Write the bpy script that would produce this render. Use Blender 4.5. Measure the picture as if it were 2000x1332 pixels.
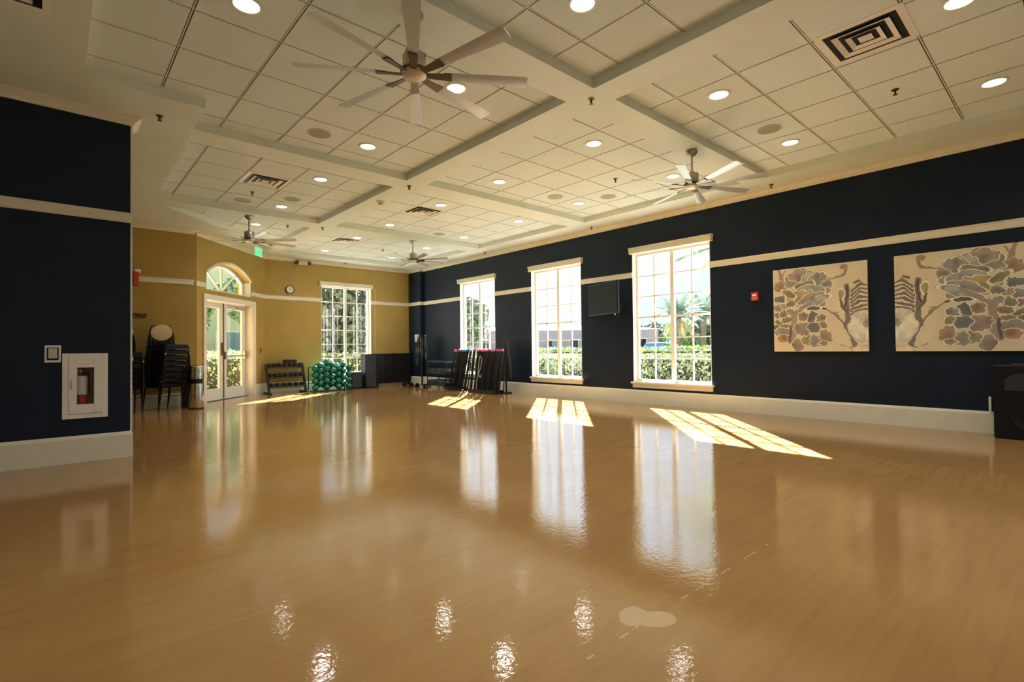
import bpy, math, random
from mathutils import Matrix, Vector
from mathutils.geometry import tessellate_polygon
import numpy as np

for o in list(bpy.data.objects):
    bpy.data.objects.remove(o, do_unlink=True)
SC = bpy.context.scene
COL = SC.collection
PI = math.pi
R = math.radians

# ------------------------------------------------------------------ camera
YAW, PITCH, ROLL, FPX = 0.73018, 0.0155, -0.010415, 998.48
cam = bpy.data.cameras.new('camera')
cam.sensor_width = 36.0
cam.lens = FPX / 2000 * 36.0
cam.clip_start = 0.05
cam.clip_end = 400
camo = bpy.data.objects.new('camera', cam)
COL.objects.link(camo)
fw = Vector((math.sin(YAW) * math.cos(PITCH), math.cos(YAW) * math.cos(PITCH), math.sin(PITCH)))
rt0 = Vector((math.cos(YAW), -math.sin(YAW), 0))
up0 = rt0.cross(fw)
rt = rt0 * math.cos(ROLL) + up0 * math.sin(ROLL)
up = -rt0 * math.sin(ROLL) + up0 * math.cos(ROLL)
m = Matrix.Identity(4)
for i in range(3):
    m[i][0] = rt[i]; m[i][1] = up[i]; m[i][2] = -fw[i]
m[0][3], m[1][3], m[2][3] = 0, 0, 1.0
camo.matrix_world = m
SC.camera = camo

# ------------------------------------------------------------------ view + world + sun
SC.view_settings.view_transform = 'Standard'
SC.view_settings.look = 'None'
SC.view_settings.gamma = 1
SC.view_settings.exposure = 0.34
SC.view_settings.use_curve_mapping = False
SC.cycles.max_bounces = 10
SC.cycles.diffuse_bounces = 6
SC.cycles.glossy_bounces = 4
SC.cycles.transparent_max_bounces = 16
SC.cycles.sample_clamp_indirect = 6.0
SC.cycles.use_denoising = True
try:
    SC.cycles.denoiser = 'OPENIMAGEDENOISE'
except Exception:
    pass

SUN_AZ, SUN_EL = 47.5, 34.5
sdir = Vector((math.sin(R(SUN_AZ)) * math.cos(R(SUN_EL)), math.cos(R(SUN_AZ)) * math.cos(R(SUN_EL)), math.sin(R(SUN_EL))))
W = bpy.data.worlds.new('sky'); SC.world = W
W.use_nodes = True
nt = W.node_tree; nt.nodes.clear()
out = nt.nodes.new('ShaderNodeOutputWorld')
bg = nt.nodes.new('ShaderNodeBackground')
tc = nt.nodes.new('ShaderNodeTexCoord')
dot = nt.nodes.new('ShaderNodeVectorMath'); dot.operation = 'DOT_PRODUCT'
dot.inputs[1].default_value = sdir
nt.links.new(tc.outputs['Generated'], dot.inputs[0])
mx = nt.nodes.new('ShaderNodeMath'); mx.operation = 'MAXIMUM'; mx.inputs[1].default_value = 0
nt.links.new(dot.outputs['Value'], mx.inputs[0])
pw = nt.nodes.new('ShaderNodeMath'); pw.operation = 'POWER'; pw.inputs[1].default_value = 16
nt.links.new(mx.outputs[0], pw.inputs[0])
ml = nt.nodes.new('ShaderNodeMath'); ml.operation = 'MULTIPLY_ADD'; ml.inputs[1].default_value = 5.0; ml.inputs[2].default_value = 0.66
nt.links.new(pw.outputs[0], ml.inputs[0])
sep = nt.nodes.new('ShaderNodeSeparateXYZ'); nt.links.new(tc.outputs['Generated'], sep.inputs[0])
cr = nt.nodes.new('ShaderNodeValToRGB')
cr.color_ramp.elements[0].position = 0.0; cr.color_ramp.elements[0].color = (0.82, 0.93, 1.0, 1)
cr.color_ramp.elements[1].position = 0.6; cr.color_ramp.elements[1].color = (0.50, 0.72, 1.0, 1)
nt.links.new(sep.outputs['Z'], cr.inputs[0])
nt.links.new(cr.outputs[0], bg.inputs['Color'])
nt.links.new(ml.outputs[0], bg.inputs['Strength'])
nt.links.new(bg.outputs[0], out.inputs[0])

sl = bpy.data.lights.new('sun', 'SUN'); sl.energy = 98.0; sl.angle = R(0.6); sl.color = (1.0, 0.965, 0.94)
so = bpy.data.objects.new('sun', sl); COL.objects.link(so)
so.rotation_euler = (-sdir).to_track_quat('-Z', 'Y').to_euler()
so.location = (20, 20, 20)
LAMP_W = 6.4          # watts of each recessed downlight
for nm, loc, rot, sx, sy in (('portal', (8.06, 4.65, 1.54), (0, R(90), 0), 2.3, 1.35), ('portal', (8.06, 7.3, 1.54), (0, R(90), 0), 2.3, 1.35),
                             ('portal', (8.06, 10.0, 1.54), (0, R(90), 0), 2.3, 1.35), ('portal', (5.8, 13.36, 1.54), (R(-90), 0, 0), 1.4, 2.3)):
    pl = bpy.data.lights.new(nm, 'AREA'); pl.shape = 'RECTANGLE'; pl.size = sx; pl.size_y = sy; pl.cycles.is_portal = True
    po = bpy.data.objects.new(nm, pl); COL.objects.link(po); po.location = loc; po.rotation_euler = rot

# fill lights added at invented windows behind and beside the camera (frames further below)
FILLWIN = [((-.6, -4.185), 0, 2.2), ((2.6, -4.185), 0, 2.2), ((5.8, -4.185), 0, 2.2), ((-3.185, -.6), 1, 2.2), ((-3.185, 3.2), 1, 2.2)]
for (x, y), side, wd in FILLWIN:
    al = bpy.data.lights.new('fill_light', 'AREA'); al.shape = 'RECTANGLE'; al.size = wd - .1; al.size_y = 2.2; al.energy = 7; al.color = (0.94, 0.97, 1.0)
    ao = bpy.data.objects.new('fill_light', al); COL.objects.link(ao)
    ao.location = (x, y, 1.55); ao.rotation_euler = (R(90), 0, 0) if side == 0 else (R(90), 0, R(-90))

# ------------------------------------------------------------------ materials
MATS = {}
def mat(name, col, rough=0.6, metal=0.0, spec=0.5, var=0.0, vscale=8.0, bump=0.0, bscale=60.0, coat=0.0, coatr=0.05, emit=None, estr=0.0, sheen=0.0):
    if name in MATS: return MATS[name]
    m = bpy.data.materials.new(name); m.use_nodes = True
    n = m.node_tree; b = n.nodes['Principled BSDF']
    b.inputs['Base Color'].default_value = (*col, 1)
    b.inputs['Roughness'].default_value = rough
    b.inputs['Metallic'].default_value = metal
    b.inputs['Specular IOR Level'].default_value = spec
    b.inputs['Coat Weight'].default_value = coat
    b.inputs['Coat Roughness'].default_value = coatr
    if emit:
        b.inputs['Emission Color'].default_value = (*emit, 1); b.inputs['Emission Strength'].default_value = estr
    g = n.nodes.new('ShaderNodeNewGeometry')
    if var > 0:
        no = n.nodes.new('ShaderNodeTexNoise'); no.inputs['Scale'].default_value = vscale; no.inputs['Detail'].default_value = 4
        n.links.new(g.outputs['Position'], no.inputs['Vector'])
        rp = n.nodes.new('ShaderNodeValToRGB')
        rp.color_ramp.elements[0].position = 0.3; rp.color_ramp.elements[1].position = 0.7
        rp.color_ramp.elements[0].color = (*[max(0, c * (1 - var)) for c in col], 1)
        rp.color_ramp.elements[1].color = (*[min(1, c * (1 + var)) for c in col], 1)
        n.links.new(no.outputs['Fac'], rp.inputs[0]); n.links.new(rp.outputs[0], b.inputs['Base Color'])
    if bump > 0:
        nb = n.nodes.new('ShaderNodeTexNoise'); nb.inputs['Scale'].default_value = bscale; nb.inputs['Detail'].default_value = 3
        n.links.new(g.outputs['Position'], nb.inputs['Vector'])
        bp = n.nodes.new('ShaderNodeBump'); bp.inputs['Strength'].default_value = bump; bp.inputs['Distance'].default_value = 0.01
        n.links.new(nb.outputs['Fac'], bp.inputs['Height']); n.links.new(bp.outputs[0], b.inputs['Normal'])
    MATS[name] = m
    return m

navy = mat('navy_paint', (0.0052, 0.0132, 0.0280), 0.45, spec=0.22, var=0.12, vscale=3, bump=0.08, bscale=160)
gold = mat('gold_paint', (0.36, 0.245, 0.062), 0.6, spec=0.3, var=0.06, vscale=3, bump=0.06, bscale=160)
cream = mat('cream_paint', (0.68, 0.745, 0.68), 0.5, spec=0.3, var=0.03, vscale=4)
trimw = mat('cream_trim', (0.70, 0.68, 0.55), 0.38, spec=0.4, var=0.03, vscale=5)
whitet = mat('white_trim', (0.78, 0.76, 0.70), 0.35, spec=0.4)
tilem = mat('ceiling_tile', (0.68, 0.77, 0.75), 0.85, spec=0.15, var=0.06, vscale=160, bump=0.35, bscale=220)
gridm = mat('tile_grid', (0.70, 0.68, 0.58), 0.5, spec=0.3)
voidm = mat('tile_gap', (0.10, 0.08, 0.045), 0.9, spec=0.1)
nickel = mat('brushed_nickel', (0.46, 0.43, 0.37), 0.28, metal=1.0, var=0.1, vscale=30)
bladem = mat('fan_blade_grey', (0.42, 0.45, 0.46), 0.34, spec=0.5, metal=0.5)
brackm = mat('fan_bracket', (0.11, 0.09, 0.055), 0.35, metal=0.8)
blackm = mat('black_plastic', (0.007, 0.007, 0.009), 0.4, spec=0.3)
blackf = mat('black_vinyl', (0.006, 0.006, 0.007), 0.55, spec=0.22, var=0.2, vscale=20)
blackmet = mat('black_metal', (0.008, 0.008, 0.009), 0.38, spec=0.32)
steel = mat('stainless_steel', (0.55, 0.54, 0.50), 0.22, metal=1.0, var=0.08, vscale=18)
chrome = mat('chrome', (0.7, 0.7, 0.7), 0.12, metal=1.0)
tanv = mat('tan_vinyl', (0.50, 0.35, 0.18), 0.5, var=0.05)
redm = mat('red_plastic', (0.45, 0.02, 0.02), 0.35)
redtank = mat('red_enamel', (0.42, 0.02, 0.03), 0.25)
whitep = mat('white_plastic', (0.75, 0.74, 0.70), 0.35)
beigep = mat('beige_plastic', (0.60, 0.57, 0.43), 0.45)
speakg = mat('speaker_grille', (0.30, 0.31, 0.23), 0.7)
greenb = mat('green_rubber', (0.0, 0.13, 0.075), 0.22, spec=0.6)
pinkm = mat('pink_cap', (0.75, 0.12, 0.22), 0.4)
magm = mat('magenta_cap', (0.35, 0.03, 0.10), 0.4)
tealm = mat('teal_cap', (0.0, 0.42, 0.50), 0.4)
purpm = mat('purple_cap', (0.16, 0.02, 0.12), 0.4)
bluem = mat('blue_cap', (0.02, 0.04, 0.25), 0.4)
maroon = mat('maroon_letters', (0.05, 0.006, 0.006), 0.5)
lens = mat('lamp_lens', (1, 0.95, 0.85), 0.4, emit=(1.0, 0.93, 0.76), estr=3.2)
exitg = mat('exit_green', (0.0, 0.35, 0.12), 0.4, emit=(0.02, 0.65, 0.22), estr=1.0)
conc = mat('concrete', (0.50, 0.47, 0.40), 0.85, var=0.1, vscale=2)
asph = mat('asphalt', (0.16, 0.16, 0.155), 0.9, var=0.15, vscale=3)
grass = mat('grass', (0.17, 0.23, 0.09), 0.9, var=0.35, vscale=1.5)
hedgem = mat('hedge_leaf', (0.34, 0.39, 0.22), 0.6, var=0.45, vscale=6)
leafd = mat('tree_leaf_dark', (0.14, 0.17, 0.13), 0.6, var=0.45, vscale=2)
leafl = mat('tree_leaf_light', (0.27, 0.38, 0.25), 0.6, var=0.4, vscale=2)
palmg = mat('palm_frond_green', (0.26, 0.34, 0.27), 0.5, var=0.25, vscale=3)
palmy = mat('palm_frond_dry', (0.60, 0.45, 0.20), 0.6, var=0.2, vscale=3)
bark = mat('bark', (0.16, 0.115, 0.075), 0.9, var=0.3, vscale=12, bump=0.5, bscale=20)
stucco = mat('stucco', (0.62, 0.56, 0.44), 0.85, var=0.05)
stucco2 = mat('stucco_grey', (0.36, 0.33, 0.36), 0.85, var=0.08)
roofm = mat('roof_tile', (0.13, 0.11, 0.12), 0.8, var=0.2)
bluedoor = mat('blue_door', (0.15, 0.25, 0.36), 0.5)
darkglass = mat('dark_glass', (0.010, 0.018, 0.024), 0.35, spec=0.12)
canvas_side = mat('canvas_edge', (0.6, 0.54, 0.38), 0.8)

def glass_mat(name='window_glass', tint=(0.93, 0.97, 0.98)):
    m = bpy.data.materials.new(name); m.use_nodes = True
    n = m.node_tree; n.nodes.clear()
    o = n.nodes.new('ShaderNodeOutputMaterial'); mix = n.nodes.new('ShaderNodeMixShader')
    t = n.nodes.new('ShaderNodeBsdfTransparent'); t.inputs[0].default_value = (*tint, 1)
    g = n.nodes.new('ShaderNodeBsdfGlossy'); g.inputs['Roughness'].default_value = 0.01
    lw = n.nodes.new('ShaderNodeLayerWeight'); p5 = n.nodes.new('ShaderNodeMath'); p5.operation = 'POWER'; p5.inputs[1].default_value = 5
    ma = n.nodes.new('ShaderNodeMath'); ma.operation = 'MULTIPLY_ADD'; ma.inputs[1].default_value = 0.85; ma.inputs[2].default_value = 0.08
    n.links.new(lw.outputs['Facing'], p5.inputs[0]); n.links.new(p5.outputs[0], ma.inputs[0]); n.links.new(ma.outputs[0], mix.inputs[0])
    n.links.new(t.outputs[0], mix.inputs[1]); n.links.new(g.outputs[0], mix.inputs[2])
    n.links.new(mix.outputs[0], o.inputs[0])
    return m
glass = glass_mat()

def floor_mat():
    m = bpy.data.materials.new('maple_floor'); m.use_nodes = True
    n = m.node_tree; b = n.nodes['Principled BSDF']
    g = n.nodes.new('ShaderNodeNewGeometry')
    br = n.nodes.new('ShaderNodeTexBrick')
    br.inputs['Scale'].default_value = 1.0; br.inputs['Brick Width'].default_value = 1.1; br.inputs['Row Height'].default_value = 0.10
    br.inputs['Mortar Size'].default_value = 0.0015; br.inputs['Mortar Smooth'].default_value = 1.0; br.inputs['Bias'].default_value = 0
    br.offset = 0.37
    br.inputs['Color1'].default_value = (0.335, 0.190, 0.066, 1)
    br.inputs['Color2'].default_value = (0.352, 0.202, 0.072, 1)
    br.inputs['Mortar'].default_value = (0.315, 0.176, 0.061, 1)
    n.links.new(g.outputs['Position'], br.inputs['Vector'])
    # long grain and broad wear mottling
    mp = n.nodes.new('ShaderNodeMapping'); mp.inputs['Scale'].default_value = (0.8, 9, 1)
    n.links.new(g.outputs['Position'], mp.inputs[0])
    n1 = n.nodes.new('ShaderNodeTexNoise'); n1.inputs['Scale'].default_value = 3; n1.inputs['Detail'].default_value = 6
    n.links.new(mp.outputs[0], n1.inputs['Vector'])
    n2 = n.nodes.new('ShaderNodeTexNoise'); n2.inputs['Scale'].default_value = 0.9; n2.inputs['Detail'].default_value = 5
    n.links.new(g.outputs['Position'], n2.inputs['Vector'])
    def mixc(a, fac, col, lo, hi, mode='MULTIPLY', amt=0.5):
        r = n.nodes.new('ShaderNodeMapRange'); r.inputs[1].default_value = lo; r.inputs[2].default_value = hi
        r.inputs[3].default_value = 0; r.inputs[4].default_value = amt
        n.links.new(fac, r.inputs[0])
        x = n.nodes.new('ShaderNodeMix'); x.data_type = 'RGBA'; x.blend_type = mode
        n.links.new(r.outputs[0], x.inputs['Factor']); n.links.new(a, x.inputs['A']); x.inputs['B'].default_value = (*col, 1)
        return x.outputs['Result']
    c = mixc(br.outputs['Color'], n1.outputs['Fac'], (0.80, 0.76, 0.72), 0.45, 0.75, amt=0.45)
    c = mixc(c, n2.outputs['Fac'], (0.84, 0.78, 0.72), 0.42, 0.66, amt=0.6)
    # scuffed seam in the boards and a pale cleaned patch
    sp = n.nodes.new('ShaderNodeSeparateXYZ'); n.links.new(g.outputs['Position'], sp.inputs[0])
    def mth(op, a, b_=None):
        x = n.nodes.new('ShaderNodeMath'); x.operation = op
        for i, v in enumerate((a, b_)):
            if v is None: continue
            if isinstance(v, (int, float)): x.inputs[i].default_value = v
            else: n.links.new(v, x.inputs[i])
        return x.outputs[0]
    dy = mth('ABSOLUTE', mth('SUBTRACT', sp.outputs['Y'], 1.083))
    line = mth('MULTIPLY', mth('LESS_THAN', dy, 0.0035), mth('MULTIPLY', mth('GREATER_THAN', sp.outputs['X'], 1.28), mth('LESS_THAN', sp.outputs['X'], 2.75)))
    n3 = n.nodes.new('ShaderNodeTexNoise'); n3.inputs['Scale'].default_value = 14; n.links.new(g.outputs['Position'], n3.inputs['Vector'])
    line = mth('MULTIPLY', line, mth('GREATER_THAN', n3.outputs['Fac'], 0.54))
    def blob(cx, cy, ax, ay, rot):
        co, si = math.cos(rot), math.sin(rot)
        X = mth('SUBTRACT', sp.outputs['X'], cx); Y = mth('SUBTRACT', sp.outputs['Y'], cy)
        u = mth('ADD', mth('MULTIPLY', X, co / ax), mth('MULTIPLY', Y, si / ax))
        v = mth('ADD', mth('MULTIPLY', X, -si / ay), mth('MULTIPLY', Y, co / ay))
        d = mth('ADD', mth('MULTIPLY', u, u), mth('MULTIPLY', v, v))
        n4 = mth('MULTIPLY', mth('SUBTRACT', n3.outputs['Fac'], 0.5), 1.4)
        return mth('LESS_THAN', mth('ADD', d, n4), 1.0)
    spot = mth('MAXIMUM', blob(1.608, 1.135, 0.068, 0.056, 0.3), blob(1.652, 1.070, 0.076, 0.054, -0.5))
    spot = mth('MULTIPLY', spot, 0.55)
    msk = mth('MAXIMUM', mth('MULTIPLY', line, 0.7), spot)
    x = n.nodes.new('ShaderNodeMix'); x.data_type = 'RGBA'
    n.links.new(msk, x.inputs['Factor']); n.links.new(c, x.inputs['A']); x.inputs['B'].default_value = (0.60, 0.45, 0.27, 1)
    n.links.new(x.outputs['Result'], b.inputs['Base Color'])
    # gloss: polyurethane with orange-peel
    rr = n.nodes.new('ShaderNodeMapRange'); rr.inputs[1].default_value = 0.35; rr.inputs[2].default_value = 0.7
    rr.inputs[3].default_value = 0.045; rr.inputs[4].default_value = 0.105
    n.links.new(n2.outputs['Fac'], rr.inputs[0]); n.links.new(rr.outputs[0], b.inputs['Roughness'])
    b.inputs['Specular IOR Level'].default_value = 0.55
    nb = n.nodes.new('ShaderNodeTexNoise'); nb.inputs['Scale'].default_value = 40; nb.inputs['Detail'].default_value = 3
    n.links.new(g.outputs['Position'], nb.inputs['Vector'])
    bp = n.nodes.new('ShaderNodeBump'); bp.inputs['Strength'].default_value = 0.032; bp.inputs['Distance'].default_value = 0.02
    n.links.new(nb.outputs['Fac'], bp.inputs['Height']); n.links.new(bp.outputs[0], b.inputs['Normal'])
    return m
floorm = floor_mat()

# ------------------------------------------------------------------ mesh helpers
class MB:
    def __init__(s): s.v = []; s.f = []; s.sm = []
    def add(s, vs, fs, smooth=False, M=None):
        k = len(s.v)
        for p in vs:
            p = Vector(p)
            s.v.append(tuple(M @ p) if M is not None else tuple(p))
        flip = M is not None and M.determinant() < 0
        for f in fs: s.f.append(tuple(i + k for i in (f[::-1] if flip else f))); s.sm.append(smooth)
        return s
    def box(s, x0, x1, y0, y1, z0, z1, M=None, bev=0.0):
        x0, x1 = min(x0, x1), max(x0, x1); y0, y1 = min(y0, y1), max(y0, y1); z0, z1 = min(z0, z1), max(z0, z1)
        if bev <= 0:
            vs = [(x0, y0, z0), (x1, y0, z0), (x1, y1, z0), (x0, y1, z0), (x0, y0, z1), (x1, y0, z1), (x1, y1, z1), (x0, y1, z1)]
            return s.add(vs, [(0, 3, 2, 1), (4, 5, 6, 7), (0, 1, 5, 4), (1, 2, 6, 5), (2, 3, 7, 6), (3, 0, 4, 7)], False, M)
        b = min(bev, (x1 - x0) / 2.01, (y1 - y0) / 2.01, (z1 - z0) / 2.01)
        vs = []; 
        def ring(z, i): 
            a, c, d, e = x0 + i, x1 - i, y0 + i, y1 - i
            return [(a + b, d, z), (c - b, d, z), (c, d + b, z), (c, e - b, z), (c - b, e, z), (a + b, e, z), (a, e - b, z), (a, d + b, z)]
        vs = ring(z0, b * .6) + ring(z0 + b, 0) + ring(z1 - b, 0) + ring(z1, b * .6)
        fs = [tuple(range(7, -1, -1)), tuple(range(24, 32))]
        for r_ in range(3):
            for i in range(8):
                j = (i + 1) % 8
                fs.append((r_ * 8 + i, r_ * 8 + j, r_ * 8 + 8 + j, r_ * 8 + 8 + i))
        return s.add(vs, fs, False, M)
    def lathe(s, prof, n=24, M=None, cap=True, smooth=True):
        vs = []; fs = []
        for r_, z in prof:
            for i in range(n):
                a = 2 * PI * i / n; vs.append((r_ * math.cos(a), r_ * math.sin(a), z))
        for k in range(len(prof) - 1):
            for i in range(n):
                j = (i + 1) % n; fs.append((k * n + i, k * n + j, (k + 1) * n + j, (k + 1) * n + i))
        s.add(vs, fs, smooth, M)
        if cap:
            k = len(s.v) - len(vs)
            s.f.append(tuple(k + i for i in range(n - 1, -1, -1))); s.sm.append(False)
            s.f.append(tuple(k + (len(prof) - 1) * n + i for i in range(n))); s.sm.append(False)
        return s
    def tube(s, pts, r_, n=8, close=False):
        pts = [Vector(p) for p in pts]; rs = r_ if isinstance(r_, (list, tuple)) else [r_] * len(pts)
        vs = []; fs = []; L = len(pts); ref = None
        for k, p in enumerate(pts):
            if close: t = pts[(k + 1) % L] - pts[k - 1]
            else: t = pts[min(k + 1, L - 1)] - pts[max(k - 1, 0)]
            t.normalize()
            if ref is None:
                ref = Vector((0, 0, 1)) if abs(t.z) < .9 else Vector((1, 0, 0))
            a = t.cross(ref).normalized(); b = t.cross(a).normalized(); ref = -b if False else ref
            for i in range(n):
                w = 2 * PI * i / n; vs.append(tuple(p + a * math.cos(w) * rs[k] + b * math.sin(w) * rs[k]))
        K = L if close else L - 1
        for k in range(K):
            for i in range(n):
                j = (i + 1) % n; q = (k + 1) % L
                fs.append((k * n + i, k * n + j, q * n + j, q * n + i))
        if not close:
            fs.append(tuple(range(n - 1, -1, -1))); fs.append(tuple((L - 1) * n + i for i in range(n)))
        return s.add(vs, fs, True)
    def prism(s, poly, z0, z1, M=None, smooth=False):
        n = len(poly); vs = [(x, y, z0) for x, y in poly] + [(x, y, z1) for x, y in poly]
        fs = [tuple(range(n - 1, -1, -1)), tuple(range(n, 2 * n))]
        for i in range(n): j = (i + 1) % n; fs.append((i, j, n + j, n + i))
        return s.add(vs, fs, smooth, M)
    def sphere(s, c, r_, n=16, m_=10, sc=(1, 1, 1)):
        vs = []; fs = []
        for k in range(1, m_):
            th = PI * k / m_
            for i in range(n):
                a = 2 * PI * i / n; vs.append((c[0] + r_ * sc[0] * math.sin(th) * math.cos(a), c[1] + r_ * sc[1] * math.sin(th) * math.sin(a), c[2] + r_ * sc[2] * math.cos(th)))
        T = len(vs); vs.append((c[0], c[1], c[2] + r_ * sc[2])); vs.append((c[0], c[1], c[2] - r_ * sc[2]))
        for k in range(m_ - 2):
            for i in range(n): j = (i + 1) % n; fs.append((k * n + i, (k + 1) * n + i, (k + 1) * n + j, k * n + j))
        for i in range(n):
            j = (i + 1) % n; fs.append((T, i, j)); fs.append((T + 1, (m_ - 2) * n + j, (m_ - 2) * n + i))
        return s.add(vs, fs, True)
    def build(s, name, material, parent=None, world=False):
        me = bpy.data.meshes.new(name); me.from_pydata(s.v, [], s.f); me.update()
        me.polygons.foreach_set('use_smooth', s.sm)
        if any(s.sm):
            try: me.set_sharp_from_angle(angle=R(40))
            except Exception: pass
        me.materials.append(material)
        o = bpy.data.objects.new(name, me); COL.objects.link(o)
        if parent is not None: o.parent = parent
        return o

def tag(o, label=None, cat=None, group=None, kind=None):
    if label: o['label'] = label
    if cat: o['category'] = cat
    if group: o['group'] = group
    if kind: o['kind'] = kind
    return o
def thing(name, label, cat, loc=(0, 0, 0), rz=0.0, group=None):
    o = bpy.data.objects.new(name, None); COL.objects.link(o)
    o.location = loc; o.rotation_euler = (0, 0, rz); o.empty_display_size = 0.05
    return tag(o, label, cat, group)
def struct(name, mb, material, parent=None):
    o = mb.build(name, material, parent)
    if parent is None: o['kind'] = 'structure'
    return o
def dup(src, loc, rz=None, label=None, group=None):
    r_ = src.copy(); COL.objects.link(r_); r_.location = loc
    if rz is not None: r_.rotation_euler = (0, 0, rz)
    if label: r_['label'] = label
    if group: r_['group'] = group
    def rec(a, b):
        for ch in list(a.children):
            c = ch.copy(); COL.objects.link(c); c.parent = b; rec(ch, c)
    rec(src, r_)
    return r_
def sweep(path, prof, close=False):
    """profile (off, z) swept along a 2D path; off grows to the LEFT of travel (room side)"""
    P = [Vector(p) for p in path]; n = len(P); mb = MB(); k = len(prof); rows = []
    for i in range(n):
        d0 = (P[i] - P[i - 1]).normalized() if i > 0 else None
        d1 = (P[i + 1] - P[i]).normalized() if i < n - 1 else None
        if d0 is None: d0 = d1
        if d1 is None: d1 = d0
        n0 = Vector((-d0.y, d0.x)); n1 = Vector((-d1.y, d1.x)); mi = (n0 + n1); mi.normalize(); L = 1 / max(.3, mi.dot(n0))
        rows.append([(P[i].x + mi.x * L * o, P[i].y + mi.y * L * o, z) for o, z in prof])
    vs = [v for r_ in rows for v in r_]; fs = []
    for i in range(n - 1):
        for j in range(k):
            q = (j + 1) % k; fs.append((i * k + j, (i + 1) * k + j, (i + 1) * k + q, i * k + q))
    fs.append(tuple(range(k))); fs.append(tuple((n - 1) * k + j for j in range(k - 1, -1, -1)))
    return mb.add(vs, fs)

# ------------------------------------------------------------------ room dimensions
XR, YL, YB = 7.81, 6.18, 13.08
ZS, ZT, ZC = 3.30, 3.39, 3.22
ZR0, ZR1, ZB = 2.265, 2.36, 0.245
WT = 0.20
WINS = [(3.96, 5.43), (6.65, 8.07), (9.32, 10.72)]      # right wall openings (y)
WZ0, WZ1 = 0.385, 2.70
WB = (5.13, 6.50)                                       # back wall opening (x)
D0 = Vector((1.93, 11.15)); D1 = Vector((3.77, 13.08))
DD = (D1 - D0).normalized(); DL = (D1 - D0).length; DN = Vector((DD.y, -DD.x))   # DN points into the room
def dw(t, off, z=0.0): p = D0 + DD * t + DN * off; return (p.x, p.y, z)
MD = Matrix(((DD.x, DN.x, 0, D0.x), (DD.y, DN.y, 0, D0.y), (0, 0, 1, 0), (0, 0, 0, 1)))   # local: x=t, y=off(into room), z

# floor
f = MB(); f.box(-3.2, XR + .05, -4.2, YB + .1, -0.08, 0.0)
struct('floor', f, floorm)
# right wall
w = MB(); ys = [-4.2]
for a, b in WINS: ys += [a, b]
ys += [YB + WT]
for i in range(0, len(ys), 2): w.box(XR, XR + WT, ys[i], ys[i + 1], -.05, 3.6)
for a, b in WINS:
    w.box(XR, XR + WT, a, b, -.05, WZ0); w.box(XR, XR + WT, a, b, WZ1, 3.6)
w.box(XR - .12, XR, 12.45, YB, -.05, 3.6)
struct('wall_right', w, navy)
w = MB()
w.box(3.4, WB[0], YB, YB + .28, -.05, 3.6); w.box(WB[1], XR, YB, YB + .28, -.05, 3.6)
w.box(WB[0], WB[1], YB, YB + .28, -.05, WZ0); w.box(WB[0], WB[1], YB, YB + .28, WZ1, 3.6)
struct('wall_back', w, gold)
# angled door wall with door opening and arched transom opening
DO = (0.40, 2.13, 2.06); AR = (0.42, 2.02, 2.235, 2.56, 2.84)   # arch: t0,t1,zbottom,zspring,zcrown
def archz(t):
    a, b, zb, zs, zc = AR; h = (b - a) / 2; r_ = zc - zs; Rr = (h * h + r_ * r_) / (2 * r_); x = t - (a + b) / 2
    return zc - Rr + math.sqrt(Rr * Rr - x * x)
w = MB(); TH = 0.30
w.box(0, DO[0], -TH, 0, -.05, 3.6, MD); w.box(DO[1], DL + .1, -TH, 0, -.05, 3.6, MD)
w.box(DO[0], DO[1], -TH, 0, DO[2], AR[2], MD)
w.box(DO[0], AR[0], -TH, 0, AR[2], 3.6, MD); w.box(AR[1], DO[1], -TH, 0, AR[2], 3.6, MD)
N = 20
for i in range(N):
    t0 = AR[0] + (AR[1] - AR[0]) * i / N; t1 = AR[0] + (AR[1] - AR[0]) * (i + 1) / N
    z0, z1 = archz(t0), archz(t1)
    vs = [(t0, 0, z0), (t1, 0, z1), (t1, 0, 3.6), (t0, 0, 3.6), (t0, -TH, z0), (t1, -TH, z1), (t1, -TH, 3.6), (t0, -TH, 3.6)]
    w.add(vs, [(0, 1, 2, 3), (7, 6, 5, 4), (0, 4, 5, 1)], False, MD)
struct('wall_door', w, gold)
w = MB(); w.box(-1.2, 2.0, 11.15, 11.35, -.05, 3.6); struct('wall_alcove', w, gold)
w = MB(); w.box(-1.3, -1.2, 6.5, 11.35, -.05, 3.6); struct('wall_alcove_side', w, gold)
w = MB(); w.box(-3.2, .095, YL, 6.5, -.05, 3.6); w.box(.335, .55, YL, 6.5, -.05, 3.6)
w.box(.095, .335, YL, 6.5, -.05, .447); w.box(.095, .335, YL, 6.5, .952, 3.6); w.box(.095, .335, YL + .145, 6.5, .447, .952)
struct('wall_left', w, navy)
w = MB(); w.box(-3.3, -3.2, -4.2, 6.5, -.05, 3.6); struct('wall_side', w, gold)
w = MB(); w.box(-3.3, XR + WT, -4.3, -4.2, -.05, 3.6); struct('wall_rear', w, gold)
w = MB(); w.box(.55, .566, YL + .004, YL + .05, ZB, ZC); struct('trim_1', w, cream)

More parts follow.
